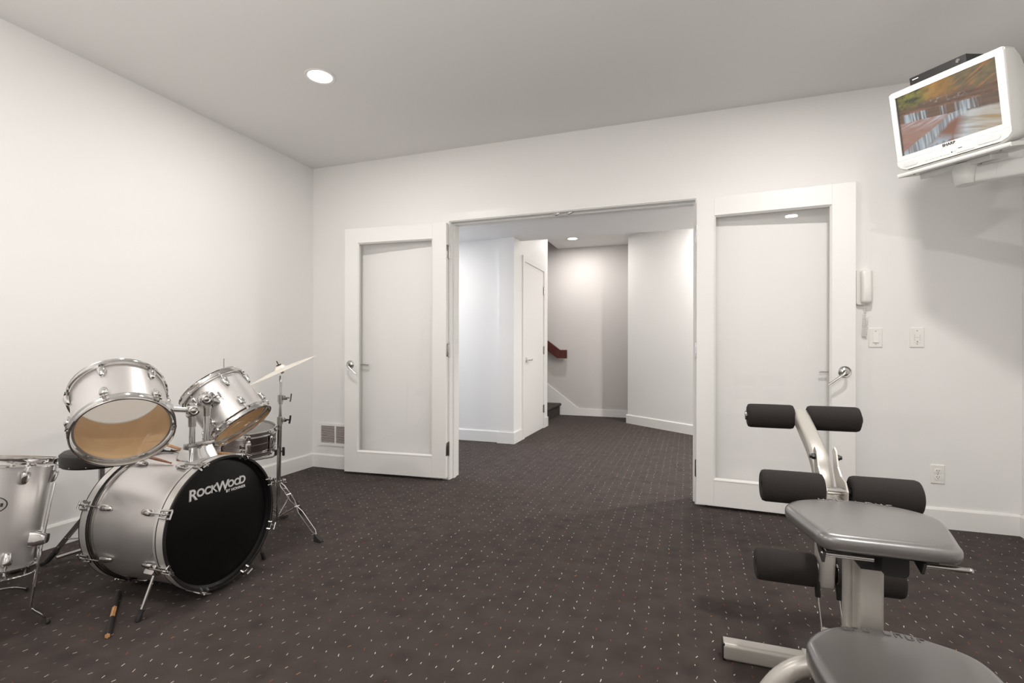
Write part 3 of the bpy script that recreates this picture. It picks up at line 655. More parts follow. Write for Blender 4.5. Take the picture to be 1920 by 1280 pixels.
# ---------------- bass drum (axis along +x, front towards the room)
BC = Vector((-1.985, 1.71, .3155)); BR, BL = .2795, .484
BT = axisT(BC, (.9990, .0424, .0141))            # local z forward, x up; front hoop edge at z=0
bd = empty('bass_drum', T=BT); tag(bd, 'large silver bass drum lying on its side with a black front head', 'drum')
HR = .2935
s = B(); s.lathe([(BR, -.052), (BR, -BL+.052), (BR-.008, -BL+.052), (BR-.008, -.052)], 96, close=True); s.build('shell', 'wrap', bd, ang=40)
for nm, z0, sg in (('front_hoop', 0, -1), ('rear_hoop', -BL, 1)):
    h = B(); h.lathe([(HR-.0095, z0), (HR-.0015, z0), (HR, z0+sg*.0015), (HR, z0+sg*.042), (HR-.0095, z0+sg*.042)], 96, close=True); ho = h.build(nm, 'hoopwrap', bd, ang=30)
    h = B(); h.lathe([(HR-.010, z0-sg*.0004), (HR-.001, z0-sg*.0004), (HR+.0006, z0+sg*.001), (HR+.0006, z0+sg*.0055), (HR-.0006, z0+sg*.0055), (HR-.010, z0+sg*.002)], 96, close=True); h.build('hoop_edge', 'black', ho, ang=30)
    h = B(); h.lathe([(HR-.004, z0+sg*.0422), (HR+.0008, z0+sg*.0422), (HR+.0008, z0+sg*.046), (HR-.004, z0+sg*.046)], 96, close=True); h.build('hoop_seam', 'black', ho, ang=30)
    h = B(); h.lathe([(BR+.0045, z0+sg*.047), (BR+.009, z0+sg*.047), (BR+.010, z0+sg*.052), (BR+.009, z0+sg*.066), (BR+.001, z0+sg*.067), (BR+.001, z0+sg*.062)], 96, close=True)
    h.build('flesh_hoop', 'chrome_dull' if sg > 0 else 'hoopwrap', ho, ang=30)
    h = B(); h.lathe([(HR-.010, z0+sg*.003), (HR-.0096, z0+sg*.022)], 96); h.build('hoop_inside', 'black', ho)
fh = B(); fh.lathe([(.0005, -.024), (BR-.018, -.024), (BR-.008, -.027), (HR-.0098, -.021), (HR-.0098, -.019)], 96); front_head = fh.build('front_head', 'headblack', bd, ang=25)
rh = B(); rh.lathe([(.0005, -BL+.024), (BR-.018, -BL+.024), (HR-.0098, -BL+.021)], 96); rh.build('rear_head', 'coated', bd, ang=25)
# lettering on the front head; text x runs along +y of the room, text y runs up (drum local: up = +x, room +y = +y)
ldir = BT.inverted().to_3x3()
uy = (ldir @ Vector((0, 1, 0))).normalized(); uz = (ldir @ Vector((0, 0, 1))).normalized(); un = uy.cross(uz).normalized()
def LT(y, z, zoff):
    p = BT.inverted() @ Vector((BC.x, y, z)); p.z = -.0238+zoff
    T = Matrix.Identity(4)
    for i in range(3): T[i][0], T[i][1], T[i][2] = uy[i], uz[i], un[i]
    T.translation = p; return T
WORD = [('R', 1.547, .4465, .066), ('OCK', 1.5860, .4555, .0455), ('W', 1.6845, .4495, .062), ('OO', 1.7470, .4560, .0430), ('D', 1.8110, .4555, .0500)]
for lay, (off, mt, zo) in enumerate(((.0019, 'white', .0), (.0006, 'headblack', .0005), (-.0005, 'white', .0010))):
    mes = []
    for ch, y, z, sz in WORD:
        mes.append(text_mesh('drum_lettering', ch, sz, mt, LT(y, z, zo), None, .0003, off, 0.04, spacing=.98))
    bmj = bmesh.new()
    for q in mes: bmj.from_mesh(q); bpy.data.meshes.remove(q)
    me = bpy.data.meshes.new('drum_lettering'); bmj.to_mesh(me); bmj.free(); me.materials.append(M[mt]); link('drum_lettering' if mt == 'white' else 'lettering_inline', me, front_head)
link('small_lettering', text_mesh('small_lettering', 'BY HOHNER', .0175, 'white', LT(1.738, .4345, 0), None, .0003, .0004, spacing=1.12), front_head)
# tension rods with claws: 8 a side
for z0, sg in ((0, -1), (-BL, 1)):
    lm = None
    for i in range(8):
        a = PI/8+2*PI*i/8; T = Matrix.Rotation(a, 4, 'Z')
        if lm is None:
            zl = z0+sg*.125
            g = B(); prof = [(-.030, .006), (-.024, .0105), (0, .0135), (.018, .0145), (.028, .0125), (.031, .007)]
            g.rings([[Vector((BR+.001+q*1.25*(1+math.sin(th))*.5, q*1.0*math.cos(th), zl-sg*z)) for th in [2*PI*k/12 for k in range(12)]] for z, q in prof])
            lm = g.build('lug', 'chrome', bd, ang=45); lm.matrix_basis = T
            r = B(); r.cyl((HR+.006, 0, zl-sg*.028), (HR+.006, 0, z0-sg*.022), .0033, seg=8); r.tube([(HR+.006, -.017, z0-sg*.022), (HR+.006, .017, z0-sg*.022)], .0042, 8); rm = r.build('tension_rod', 'chrome', lm)
            c = B(); 
            for sy in (-1, 1): c.tube([(HR+.004, sy*.014, z0+sg*.036), (HR+.005, sy*.016, z0-sg*.002), (HR-.006, sy*.017, z0-sg*.005), (HR-.012, sy*.017, z0+sg*.007)], .0055, 8)
            c.box((HR+.0045, 0, z0+sg*.012), (.006, .034, .026), bev=.002); c.cyl((HR+.006, 0, z0+sg*.004), (HR+.006, 0, z0+sg*.02), .007, seg=10); cmn = c.build('claw', 'chrome', lm, ang=45)
        else:
            lo = lm.copy(); COL.objects.link(lo); lo.matrix_basis = T
            for ch in (rm, cmn): q = ch.copy(); COL.objects.link(q); q.parent = lo
BI = BT.inverted()
def bdw(bb, name, m, parent=bd, ang=35):     # part modelled in world coordinates, brought into the drum's frame
    bmesh.ops.transform(bb.bm, matrix=BI, verts=bb.bm.verts); return bb.build(name, m, parent, ang)
# spurs
for sy, foot, topp in ((-1, Vector((-2.084, 1.392, .0)), Vector((-2.078, 1.462, .178))), (1, Vector((-2.084, 2.03, .0)), Vector((-2.078, 1.958, .178)))):
    d = (foot-topp).normalized()
    k = B(); k.tube([topp-d*.01, foot-d*.02], .0065, 10); sp = bdw(k, 'spur_leg', 'chrome')
    k = B(); k.cyl(foot-d*.046, foot-d*.040, .011, seg=14); k.lathe([(.0075, 0), (.009, .012), (.0115, .034), (.009, .039), (.0005, .039)], 14, axisT(foot-d*.040, d, (1, 0, 0))); bdw(k, 'rubber_tip', 'rubber', sp)
    bx = axisT(topp, (0, -sy*1, -.62), (1, 0, 0)); k = B(); k.rings([[bx @ Vector((x*.9, y*.9, z)) for x, y in rrect(w_, h_, .006, 2)] for w_, h_, z in ((.058, .040, -.030), (.062, .044, -.012), (.040, .030, .012), (.022, .02, .022))]); 
    k.tube([topp+Vector((-.045, 0, -.006)), topp+Vector((.012, 0, -.006))], .0042, 8); k.tube([topp+Vector((-.045, 0, -.022)), topp+Vector((-.045, 0, .012))], .0038, 8); bdw(k, 'spur_bracket', 'chrome')
# tom holder: base block on the shell, two posts, hinged clamps, arms
PX, P1Y, P2Y = -2.152, 1.678, 1.752
k = B(); k.rings([[Vector((PX-.012+x, 1.715+y, z)) for x, y in rrect(w_, h_, .012, 3)] for w_, h_, z in ((.105, .150, .577), (.098, .142, .60), (.072, .118, .638), (.068, .114, .646))]); holder = bdw(k, 'tom_holder', 'chrome')
k = B(); k.box((PX, 1.715, .650), (.034, .135, .026), bev=.003); k.tube([(PX+.02, 1.715, .652), (PX+.05, 1.715, .652)], .005, 8); k.box((PX+.055, 1.715, .658), (.006, .032, .01), bev=.002); bdw(k, 'clamp_bar', 'chrome_dull', holder)
for py, ztop in ((P1Y, .795), (P2Y, .835)):
    k = B(); k.cyl((PX, py, .60), (PX, py, ztop-.02), .0128, seg=20); post = bdw(k, 'post', 'chrome', holder)
    k = B(); k.cyl((PX, py, ztop-.055), (PX, py, ztop-.012), .0158, seg=20); k.cyl((PX, py, ztop-.014), (PX, py, ztop-.006), .019, seg=20); bdw(k, 'collar', 'chrome_dull', holder)
J1, J2 = Vector((PX, P1Y, .815)), Vector((PX+.004, P2Y-.012, .862))
T1C, T1N = Vector((-2.2285, 1.4235, .836)), Vector((-.7578, .3984, .5167))      # rack tom 1: mid point and batter-side axis
T2C, T2N = Vector((-2.233, 1.931, .804)), Vector((-.643, -.157, .749))

def rack_tom(name, C, N, R, L, phase, label):
    T = axisT(C+N*(L/2), N, (0, 0, 1)); t = empty(name, T=T); tag(t, label, 'drum', 'rack toms')
    drum_parts(t, R, L, 6, phase); return t, T
tom1, TM1 = rack_tom('rack_tom', T1C, T1N, .1610, .292, PI/6+.12, 'silver rack tom showing its whole tan underside, above the bass drum')
tom2, TM2 = rack_tom('rack_tom', T2C, T2N, .1480, .272, .45, 'silver rack tom tilted steeply in front of the snare drum')

def tom_bracket(t, T, J, R):
    """mount plate on the shell facing joint J, and the arm that reaches it"""
    q = T.inverted() @ J; a = math.atan2(q.y, q.x); X = Matrix.Rotation(a, 4, 'Z'); zc = max(-.19, min(-.09, q.z))
    k = B(); k.rings([[X @ Vector((R-.002+z, y, zc+x)) for x, y in rrect(w_, h_, .01, 3)] for w_, h_, z in ((.075, .055, 0), (.070, .050, .008), (.045, .038, .020), (.042, .035, .026))]); k.build('mount_bracket', 'chrome', t)
    k = B(); c = X @ Vector((R+.018, .018, zc)); e_ = c+(X.to_3x3() @ Vector((.006, .032, -.008))); k.tube([c, e_], .004, 8); k.box(e_, (.01, .006, .03), bev=.002); k.build('wing_bolt', 'chrome', t)
    A = T @ (X @ Vector((R+.026, 0, zc))); d = (J-A).normalized(); A = A+d*.002
    k = B(); Tj = axisT(J, (1, -.35, 0)); k.lathe([(.0005, -.024), (.024, -.024), (.0265, -.018), (.0265, .018), (.024, .024), (.016, .026), (.012, .022), (.006, .024), (.0005, .025)], 24, Tj)
    k.box(J+Vector((0, 0, .022)), (.036, .030, .024), bev=.006); bdw(k, 'ratchet_joint', 'chrome', holder)
    k = B(); k.sweep([J+d*.0, J.lerp(A, .5), A], rrect(.020, .024, .006, 3), (0, 0, 1)); bdw(k, 'tom_arm', 'chrome', holder)
tom_bracket(tom1, TM1, J1, .1610); tom_bracket(tom2, TM2, J2, .1480)

# ---------------- floor tom, cut by the left edge of the picture
FN = Vector((-.043, .199, .979)).normalized(); FT = axisT((-2.622, 1.178, .670), FN, (1, 0, 0))
ftm = empty('floor_tom', T=FT); tag(ftm, 'deep silver floor tom on bent chrome legs, nearest the camera', 'drum')
drum_parts(ftm, .2015, .449, 8, .13, .036, bottom_head='coated')
FI = FT.inverted()
for a, foot in ((.66, Vector((-2.405, 1.262, .003))), (2.35, Vector((-2.82, 1.40, .003))), (-1.83, Vector((-2.665, .845, .003)))):
    d = Vector((math.cos(a), math.sin(a), 0)); R = .2015
    top, mid = FT @ (d*(R+.030)+Vector((0, 0, -.10))), FT @ (d*(R+.030)+Vector((0, 0, -.30)))
    down = FT @ (d*(R+.026)+Vector((0, 0, -.50))); down.z = .085
    pt = [top, mid, down+Vector((0, 0, .02)), down.lerp(foot, .08), foot.lerp(down, .35)+Vector((0, 0, .012)), foot+Vector((0, 0, .006))]
    k = B(); k.tube(smooth_path(pt, 5), .0052, 10); bmesh.ops.transform(k.bm, matrix=FI, verts=k.bm.verts); lg = k.build('leg', 'chrome', ftm)
    k = B(); k.ball((0, 0, 0), .009, Matrix.Translation(foot+Vector((0, 0, .007))), 10); bmesh.ops.transform(k.bm, matrix=FI, verts=k.bm.verts); k.build('rubber_foot', 'rubber', lg)
    X = Matrix.Rotation(a, 4, 'Z'); k = B(); k.rings([[X @ Vector((R-.002+z, y, -.315+x)) for x, y in rrect(w_, h_, .012, 3)] for w_, h_, z in ((.062, .062, 0), (.060, .058, .012), (.048, .050, .034), (.036, .040, .046))]); k.build('leg_bracket', 'chrome', ftm)
# badge
ba = -.24; X = Matrix.Rotation(ba, 4, 'Z')
k = B(); k.rings([[X @ Vector((math.sqrt(0.2015**2-(c*.044)**2)+z, c*.044*s_, -.172+s2*.030*s_)) for c, s2 in [(math.cos(2*PI*j/28), math.sin(2*PI*j/28)) for j in range(28)]] for s_, z in ((1, .0002), (1, .0016), (.93, .0022))]); bg = k.build('badge', 'ink', ftm)
k = B(); k.rings([[X @ Vector((math.sqrt(0.2015**2-(c*.044*s_)**2)+z, c*.044*s_, -.172+s2*.030*s_)) for c, s2 in [(math.cos(2*PI*j/28), math.sin(2*PI*j/28)) for j in range(28)]] for s_, z in ((.90, .0018), (.88, .0030))]); k.build('badge_face', 'badge', bg)
k = B()
for j in range(5): k.box((0.2015+.0016, .026-.011*j, -.172+.004*math.sin(j)), (.004, .007, .013), X)
k.build('badge_script', 'ink', bg, smooth=False)

# ---------------- snare drum on its stand
SN = Vector((-2.437, 2.203, .650)); SNN = Vector((.10, -.06, .99)).normalized(); ST = axisT(SN, SNN, (1, 0, 0))
sd = empty('snare_drum', T=ST); tag(sd, 'shallow snare drum with dark shell and chrome lugs, between tom and cymbal stand', 'drum')
SR, SL = .1765, .150
M['snareshell'] = mat('dark_steel_shell', (.30, .27, .26), .16, 1.); add_bump(M['snareshell'], 30, .03)
k = B(); k.lathe([(SR, -.026), (SR, -.07), (SR+.002, -.072), (SR+.002, -.078), (SR, -.08), (SR, -SL+.026), (SR-.006, -SL+.026), (SR-.006, -.026)], 64, close=True); k.build('shell', 'snareshell', sd, ang=40)
for nm, zz, sg in (('batter_hoop', 0, -1), ('bottom_hoop', -SL, 1)):
    ro = SR+.009; pr = [(ro-.0055, 0), (ro-.001, 0), (ro+.002, .003), (ro-.001, .006), (ro-.002, .012), (ro-.001, .022), (ro+.0045, .027), (ro+.0045, .031), (ro-.004, .031), (ro-.0055, .024)]
    h = B(); h.lathe([(r, zz+sg*z) for r, z in pr], 64, close=True); h.build(nm, 'chrome', sd)
k = B(); k.lathe([(.0005, -.010), (SR-.012, -.010), (SR, -.013), (SR+.003, -.026)], 64); k.build('batter_head', 'coated', sd)
k = B(); k.lathe([(.0005, -SL+.012), (SR, -SL+.013), (SR+.003, -SL+.026)], 64); k.build('bottom_head', 'clearhead', sd)
lm = None
for i in range(8):
    T = Matrix.Rotation(2*PI*i/8+.25, 4, 'Z')
    if lm is None:
        g = B(); g.rings([[Vector((SR+.001+q*1.3*(1+math.sin(th))*.5, q*math.cos(th), z)) for th in [2*PI*j/12 for j in range(12)]] for z, q in ((-.034, .006), (-.038, .010), (-.05, .012), (-.075, .0085), (-.10, .012), (-.112, .010), (-.116, .006))]); lm = g.build('lug', 'chrome', sd, ang=45); lm.matrix_basis = T
        g = B(); g.cyl((SR+.0115, 0, -.012), (SR+.0115, 0, -.138), .003, seg=8); g.box((SR+.0115, 0, -.020), (.014, .02, .008)); g.box((SR+.0115, 0, -SL+.020), (.014, .02, .008)); rm = g.build('tension_rod', 'chrome', lm)
    else:
        lo = lm.copy(); COL.objects.link(lo); lo.matrix_basis = T; q = rm.copy(); COL.objects.link(q); q.parent = lo
X = Matrix.Rotation(-.55, 4, 'Z'); k = B(); k.box((SR+.010, 0, -.085), (.018, .03, .07), X, bev=.004); k.tube([X @ Vector((SR+.02, -.01, -.085)), X @ Vector((SR+.03, -.035, -.083))], .005, 8); k.box((SR+.03, -.04, -.083), (.012, .012, .02), X, bev=.003); k.box((SR+.012, 0, -.128), (.014, .034, .012), X, bev=.002); k.build('strainer', 'chrome', sd)
ss = empty('snare_stand', (-2.445, 2.205, 0)); tag(ss, 'chrome snare stand under the snare drum, black rubber foot on carpet', 'drum stand')
k = B(); k.cyl((-2.445, 2.205, .10), (-2.445, 2.205, .45), .0125, seg=16); k.build('pole', 'chrome', ss)
sb = ST @ Vector((0, 0, -SL))
for i in range(3):
    a = .4+2*PI*i/3; o = ST @ Vector((math.cos(a)*(SR+.0235), math.sin(a)*(SR+.0235), -SL-.010)); o2 = ST @ Vector((math.cos(a)*(SR+.0245), math.sin(a)*(SR+.0245), -SL+.022))
    k = B(); k.tube([(-2.445, 2.205, .44), Vector((-2.445, 2.205, .44)).lerp(o, .9)+Vector((0, 0, -.006)), o, o2], .005, 8); arm_ = k.build('basket_arm', 'chrome', ss)
    k = B(); k.tube([o, o2], .0075, 8); k.build('rubber_grip', 'rubber', arm_, loc=(0, 0, 0))
for i, foot in enumerate((Vector((-2.462, 2.552, .006)), Vector((-2.80, 2.02, .006)), Vector((-2.20, 2.02, .006)))):
    k = B(); k.tube([(-2.445, 2.205, .27), foot+Vector((0, 0, .012))], .0055, 8); k.tube([(-2.445, 2.205, .12), Vector((-2.445, 2.205, .12)).lerp(foot+Vector((0, 0, .1)), .55)], .004, 8); lg = k.build('leg', 'chrome', ss)
    d = (foot-Vector((-2.445, 2.205, foot.z))).normalized(); k = B(); k.sweep([foot-d*.045+Vector((0, 0, .020)), foot+Vector((0, 0, .008)), foot+d*.03+Vector((0, 0, .004))], rrect(.022, .018, .006, 2)); k.build('rubber_foot', 'rubber', lg, loc=(0, 0, 0))

# ---------------- cymbal stand and crash cymbal
CSX, CSY = -2.300, 2.35
cst = empty('cymbal_stand', (CSX, CSY, 0)); tag(cst, 'tall chrome cymbal stand on braced tripod, right of the drums', 'drum stand')
lean = Vector((-.012, 0, .66)).normalized()*0
def cp_(z): return Vector((CSX-.006+.02*(z-.3)/.66, CSY, z))
k = B(); k.cyl(cp_(.22), cp_(.675), .0125, seg=18); k.build('lower_tube', 'chrome_dull', cst)
k = B(); k.cyl(cp_(.66), cp_(.81), .0098, seg=16); k.build('middle_tube', 'chrome', cst)
k = B(); k.cyl(cp_(.80), cp_(.915), .0076, seg=14); k.cyl(cp_(.905), cp_(.938), .0115, .009, seg=14); k.build('upper_tube', 'chrome', cst)
for z, col_ in ((.672, 'black'), (.803, 'chrome')):
    p = cp_(z); k = B(); k.cyl(p-Vector((0, 0, .022)), p+Vector((0, 0, .020)), .0165, seg=16); k.box(p+rt*.024+Vector((0, 0, .004)), (.026, .022, .026), bev=.004); k.cyl(p-Vector((0, 0, .034)), p-Vector((0, 0, .022)), .0125, seg=14); cl_ = k.build('height_clamp', 'chrome_dull', cst)
    k = B(); q = p+rt*.036+Vector((0, 0, .003)); k.tube([q, q+rt*.022], .0045, 8); k.tube([q+rt*.022+Vector((-.003, 0, -.022)), q+rt*.024, q+rt*.022+Vector((.006, 0, .026))], .0055, 8); k.build('wing_screw', col_, cl_, loc=(0, 0, 0))
p = cp_(.486); k = B(); k.box(p+rt*.026, (.014, .012, .052), bev=.004); k.tube([p, p+rt*.024], .004, 8); k.build('wing_screw', 'black', cst)
hub = cp_(.298); k = B(); k.cyl(hub-Vector((0, 0, .018)), hub+Vector((0, 0, .012)), .020, seg=16); k.box(hub+rt*.034+Vector((0, 0, .008)), (.02, .012, .03), bev=.003); k.tube([hub-rt*.05, hub+rt*.05], .005, 8); k.build('tripod_collar', 'chrome', cst)
low = cp_(.09); k = B(); k.cyl(low-Vector((0, 0, .012)), low+Vector((0, 0, .14)), .009, seg=12); k.build('brace_collar', 'chrome', cst)
for foot in (Vector((-1.980, 2.315, .0)), Vector((-2.405, 2.655, .0)), Vector((-2.605, 2.235, .0))):
    d = Vector((foot.x-CSX, foot.y-CSY, 0)).normalized(); sd_ = Vector((-d.y, d.x, 0)); h0 = hub+d*.018; f0 = foot+Vector((0, 0, .030))-d*.012
    k = B()
    for sg in (1, -1):
        pts = [h0+sd_*sg*.004]
        for t, wv in ((.06, .013), (.34, .013), (.42, .004), (.47, .004), (.55, .014), (.90, .014), (.97, .003)): pts.append(h0.lerp(f0, t)+sd_*sg*wv)
        k.tube(pts, .0032, 7)
    for t in (.22, .45): q = h0.lerp(f0, t); k.cyl(q-sd_*.018, q+sd_*.018, .004, seg=8)
    k.tube([low, h0.lerp(f0, .45)], .0035, 7); lg = k.build('leg', 'chrome', cst)
    k = B(); k.rings([[foot+d*a+sd_*x+Vector((0, 0, y)) for x, y in ((-w_, 0), (w_, 0), (w_*.8, h_), (-w_*.8, h_))] for a, w_, h_ in ((-.032, .008, .040), (-.01, .012, .030), (.026, .013, .010))]); k.build('rubber_foot', 'rubber', lg, loc=(0, 0, 0))
CN = (r2*(-.405) + u2*.905 - fw*.163).normalized(); CYT = axisT(cp_(.972), CN, rt)
cy = empty('crash_cymbal', T=CYT); tag(cy, 'pale bronze crash cymbal tilted edge-on atop its tall stand', 'cymbal')
k = B(); CR = .213
prof = [(.006, .030), (.016, .029), (.026, .024), (.033, .014), (.037, .010)] + [(r, .010-.016*((r-.037)/(CR-.037))**1.5) for r in (.07, .11, .15, .19, CR)]
k.lathe(prof+[(r, z-.0018) for r, z in reversed(prof)], 72, close=True); k.build('disc', 'bronze', cy, ang=60)
k = B(); k.cyl((0, 0, .0), (0, 0, .060), .003, seg=10); k.build('stem', 'black', cy)
k = B(); k.lathe([(.0035, .030), (.014, .030), (.014, .036), (.0035, .036)], 16, close=True); k.lathe([(.0035, .006), (.013, .006), (.013, .012), (.0035, .012)], 16, close=True); k.build('felt', 'rubber', cy)
k = B(); k.cyl((0, 0, -.022), (0, 0, .004), .010, .008, seg=12); k.box((.018, 0, -.006), (.022, .008, .008), bev=.002); k.build('tilter', 'chrome_dull', cy)

# ---------------- hi-hat stand behind (only its rod clears the tom)
HX, HY = -2.80, 2.40
hh = empty('hihat_stand', (HX, HY, 0)); tag(hh, 'thin upright hi-hat rod rising behind the tilted rack tom', 'drum stand')
k = B(); k.cyl((HX, HY, .05), (HX, HY, .72), .0115, seg=14); k.build('tube', 'chrome', hh)
k = B(); k.cyl((HX, HY, .70), (HX, HY, 1.035), .0032, seg=8); k.build('pull_rod', 'chrome_dull', hh)
for a in (.4, 2.5, 4.4):
    k = B(); k.tube([(HX, HY, .26), (HX+.24*math.cos(a), HY+.24*math.sin(a), .012)], .006, 8); lg = k.build('leg', 'chrome', hh); k = B(); k.ball((HX+.24*math.cos(a), HY+.24*math.sin(a), .011), .011, seg=10); k.build('rubber_foot', 'rubber', lg, loc=(0, 0, 0))

# ---------------- drum throne behind the bass drum
TX, TY = -2.80, 1.695
dt = empty('drum_throne', (TX, TY, 0)); tag(dt, 'round dark padded drum stool behind the bass drum', 'stool')
k = B(); k.lathe([(.0005, .595), (.10, .597), (.150, .590), (.163, .578), (.166, .555), (.164, .528), (.155, .518), (.0005, .518)], 40, Matrix.Translation((TX, TY, 0))); seat = k.build('seat', 'stoolvinyl', dt)
k = B()
for j in range(14): a = 2*PI*j/14; k.ball((TX+.166*math.cos(a), TY+.166*math.sin(a), .530), .004, seg=8)
k.build('studs', 'chrome', seat, loc=(0, 0, 0))
k = B(); k.cyl((TX, TY, .12), (TX, TY, .52), .0135, seg=16); k.build('post', 'chrome_dull', dt)
k = B(); k.cyl((TX, TY, .30), (TX, TY, .345), .02, seg=14); k.cyl((TX, TY, .13), (TX, TY, .16), .02, seg=14); k.build('leg_collar', 'chrome', dt)
for foot in (Vector((-3.045, 1.592, .0)), Vector((-2.76, 1.955, .0)), Vector((-2.555, 1.675, .0))):
    d = Vector((foot.x-TX, foot.y-TY, 0)).normalized(); sd_ = Vector((-d.y, d.x, 0)); a_ = Vector((TX, TY, .325))+d*.02; f_ = foot+Vector((0, 0, .022))
    k = B()
    for sg in (1, -1): k.sweep([a_+sd_*sg*.012, a_.lerp(f_, .7)+sd_*sg*.011, f_+sd_*sg*.004], [(-.001, -.008), (.001, -.008), (.001, .008), (-.001, .008)])
    k.tube([Vector((TX, TY, .145)), a_.lerp(f_, .62)], .004, 7)
    for t in (.6, .75): q = a_.lerp(f_, t); k.cyl(q-sd_*.016, q+sd_*.016, .004, seg=8)
    lg = k.build('leg', 'chrome_dull', dt, smooth=False)
    k = B(); k.sweep([f_-d*.05+Vector((0, 0, .055)), f_, f_+d*.022-Vector((0, 0, .010))], rrect(.026, .020, .007, 2)); k.build('rubber_foot', 'rubber', lg, loc=(0, 0, 0))

# ---------------- sticks
def stick(name, p0, p1, label, m='stick', r=.0072):
    p0, p1 = Vector(p0), Vector(p1); L = (p1-p0).length; T = axisT(p0, p1-p0, (.2, .1, 1)); t = empty(name, T=T); tag(t, label, 'drumstick')
    k = B(); k.lathe([(.0005, 0), (r*.8, .001), (r, .005), (r, L*.70), (r*.55, L*.955), (r*.42, L*.965), (r*.62, L*.978), (r*.6, L*.993), (.0005, L)], 14); k.build('shaft', m, t); return t
stick('drumstick', (-2.50, 1.597, .6245), (-2.188, 1.609, .5835), 'reddish drumstick lying on the bass drum, tip pointing to the front', 'redstick')
stick('drumstick', (-2.53, 1.815, .613), (-2.240, 1.737, .604), 'tan drumstick lying on the bass drum against the tom holder', 'stick')
stick('drumstick', (-2.29, 1.822, .588), (-2.06, 1.860, .581), 'orange drumstick on the bass drum in front of the snare', 'stick')
p0, p1 = Vector((-2.068, 1.272, .011)), Vector((-2.398, 1.522, .011)); L = (p1-p0).length; T = axisT(p0, p1-p0)
rs = empty('rod_stick', T=T); tag(rs, 'black-gripped bundled rod stick lying on carpet beside bass drum leg', 'drumstick')
k = B()
for j in range(7):
    a = 2*PI*j/6; q = (0, 0) if j == 6 else (.0058*math.cos(a), .0058*math.sin(a)); k.cyl((q[0], q[1], .0), (q[0], q[1], L), .003, seg=8)
k.build('dowels', 'stick', rs)
for z0, z1, nm in ((.006, L*.37, 'grip'), (L*.60, L-.006, 'sleeve')):
    k = B(); k.lathe([(.0092, z0), (.0105, z0+.004), (.0105, z1-.004), (.0092, z1)], 16, cap=True); k.build(nm, 'rubber', rs)
rod = B(); rod.tube([(-3.105, 1.665, .008), (-3.090, 1.93, .008)], .007, 10); tag(rod.build('metal_rod', 'chrome'), 'thin metal rod lying on carpet along the left baseboard', 'metal rod')

# ================================================================== EXERCISE MACHINE (axes follow the room)
GX = .445
gm = empty('exercise_bench', (GX, 1.55, 0)); tag(gm, 'leg exercise bench with champagne frame, black pads and foam rollers', 'exercise machine')
k = B(); k.sweep([(.124, 1.94, .031), (.766, 1.94, .031)], rrect(.058, .060, .012, 3)); fb = k.build('foot_bar', 'frame', gm)
for x_ in (.124, .766): k = B(); k.b2(x_-.004, x_+.004, 1.912, 1.968, .002, .06, .002); k.build('end_cap', 'black', fb, loc=(0, 0, 0))
k = B(); k.b2(.376, .514, 1.908, 1.972, .0, .064, .004); k.build('joint_sleeve', 'frame', gm)
k = B(); k.sweep([(GX, 1.93, .033), (GX, 1.06, .033)], rrect(.06, .062, .010, 3)); k.build('base_beam', 'frame', gm)
k = B(); k.sweep([(.461, 1.59, .06), (.461, 1.59, .62)], rrect(.060, .062, .010, 3), (0, 1, 0)); k.build('post', 'frame', gm)
k = B(); k.sweep([(.440, 1.642, .06), (.440, 1.642, .60)], rrect(.046, .04, .010, 3), (0, 1, 0)); k.build('inner_post', 'frame', gm)
ar = smooth_path([(.158, 1.5, .012), (.172, 1.5, .09), (.205, 1.5, .172), (.252, 1.5, .236), (.318, 1.5, .272), (.445, 1.5, .280), (.572, 1.5, .272), (.638, 1.5, .236), (.685, 1.5, .172), (.718, 1.5, .09), (.732, 1.5, .012)], 5)
k = B(); k.tube(ar, .0255, 18, upv=(0, 1, 0)); k.build('arched_leg', 'frame', gm)
for x_ in (.158, .732): k = B(); k.cyl((x_, 1.5, 0), (x_, 1.5, .02), .029, seg=18); k.build('rubber_foot', 'rubber', gm)
k = B(); k.b2(GX-.035, GX+.035, 1.475, 1.60, .255, .30, .004); k.build('arch_bracket', 'frame', gm)
# curved lever arm
P = smooth_path([(GX, 2.372, .828), (GX, 2.29, .800), (GX, 2.20, .770), (GX, 2.10, .735), (GX, 2.02, .688), (GX, 1.978, .62), (GX, 1.965, .52), (GX, 1.962, .40), (GX, 1.962, .298)], 5)
k = B(); k.sweep(P, rrect(.050, .056, .011, 3), (1, 0, 0)); 
k.build('lever_arm', 'frame', gm)
def roller(x0, x1, y, z, cap_side, R=.052):
    k = B(); L = x1-x0; T = axisT((x0, y, z), (1, 0, 0))
    k.lathe([(.014, .004), (R-.012, 0), (R-.003, .004), (R, .013), (R+.0005, L/2), (R, L-.013), (R-.003, L-.004), (R-.012, L), (.014, L-.004)], 40, T, close=True); r = k.build('foam_roller', 'foam', gm, ang=60)
    e = x0 if cap_side < 0 else x1; k = B(); k.lathe([(.0005, .009), (.017, .008), (.020, .004), (.020, -.002), (.0005, -.002)], 20, axisT((e, y, z), (cap_side, 0, 0))); k.build('end_cap', 'chrome_dull' if cap_side < 0 else 'black', r, loc=(0, 0, 0)) if cap_side > 0 or z > .7 else None
for y, z, xl0, xl1, xr0, xr1, R in ((2.36, .818, .243, .421, .469, .655, .050), (1.85, .648, .232, .415, .487, .672, .052), (1.955, .345, .228, .4165, .474, .664, .054)):
    k = B(); k.cyl((xl0+.010, y, z), (xr1-.004, y, z), .0125, seg=16); k.build('axle', 'chrome', gm)
    roller(xl0, xl1, y, z, -1, R); roller(xr0, xr1, y, z, 1, R)
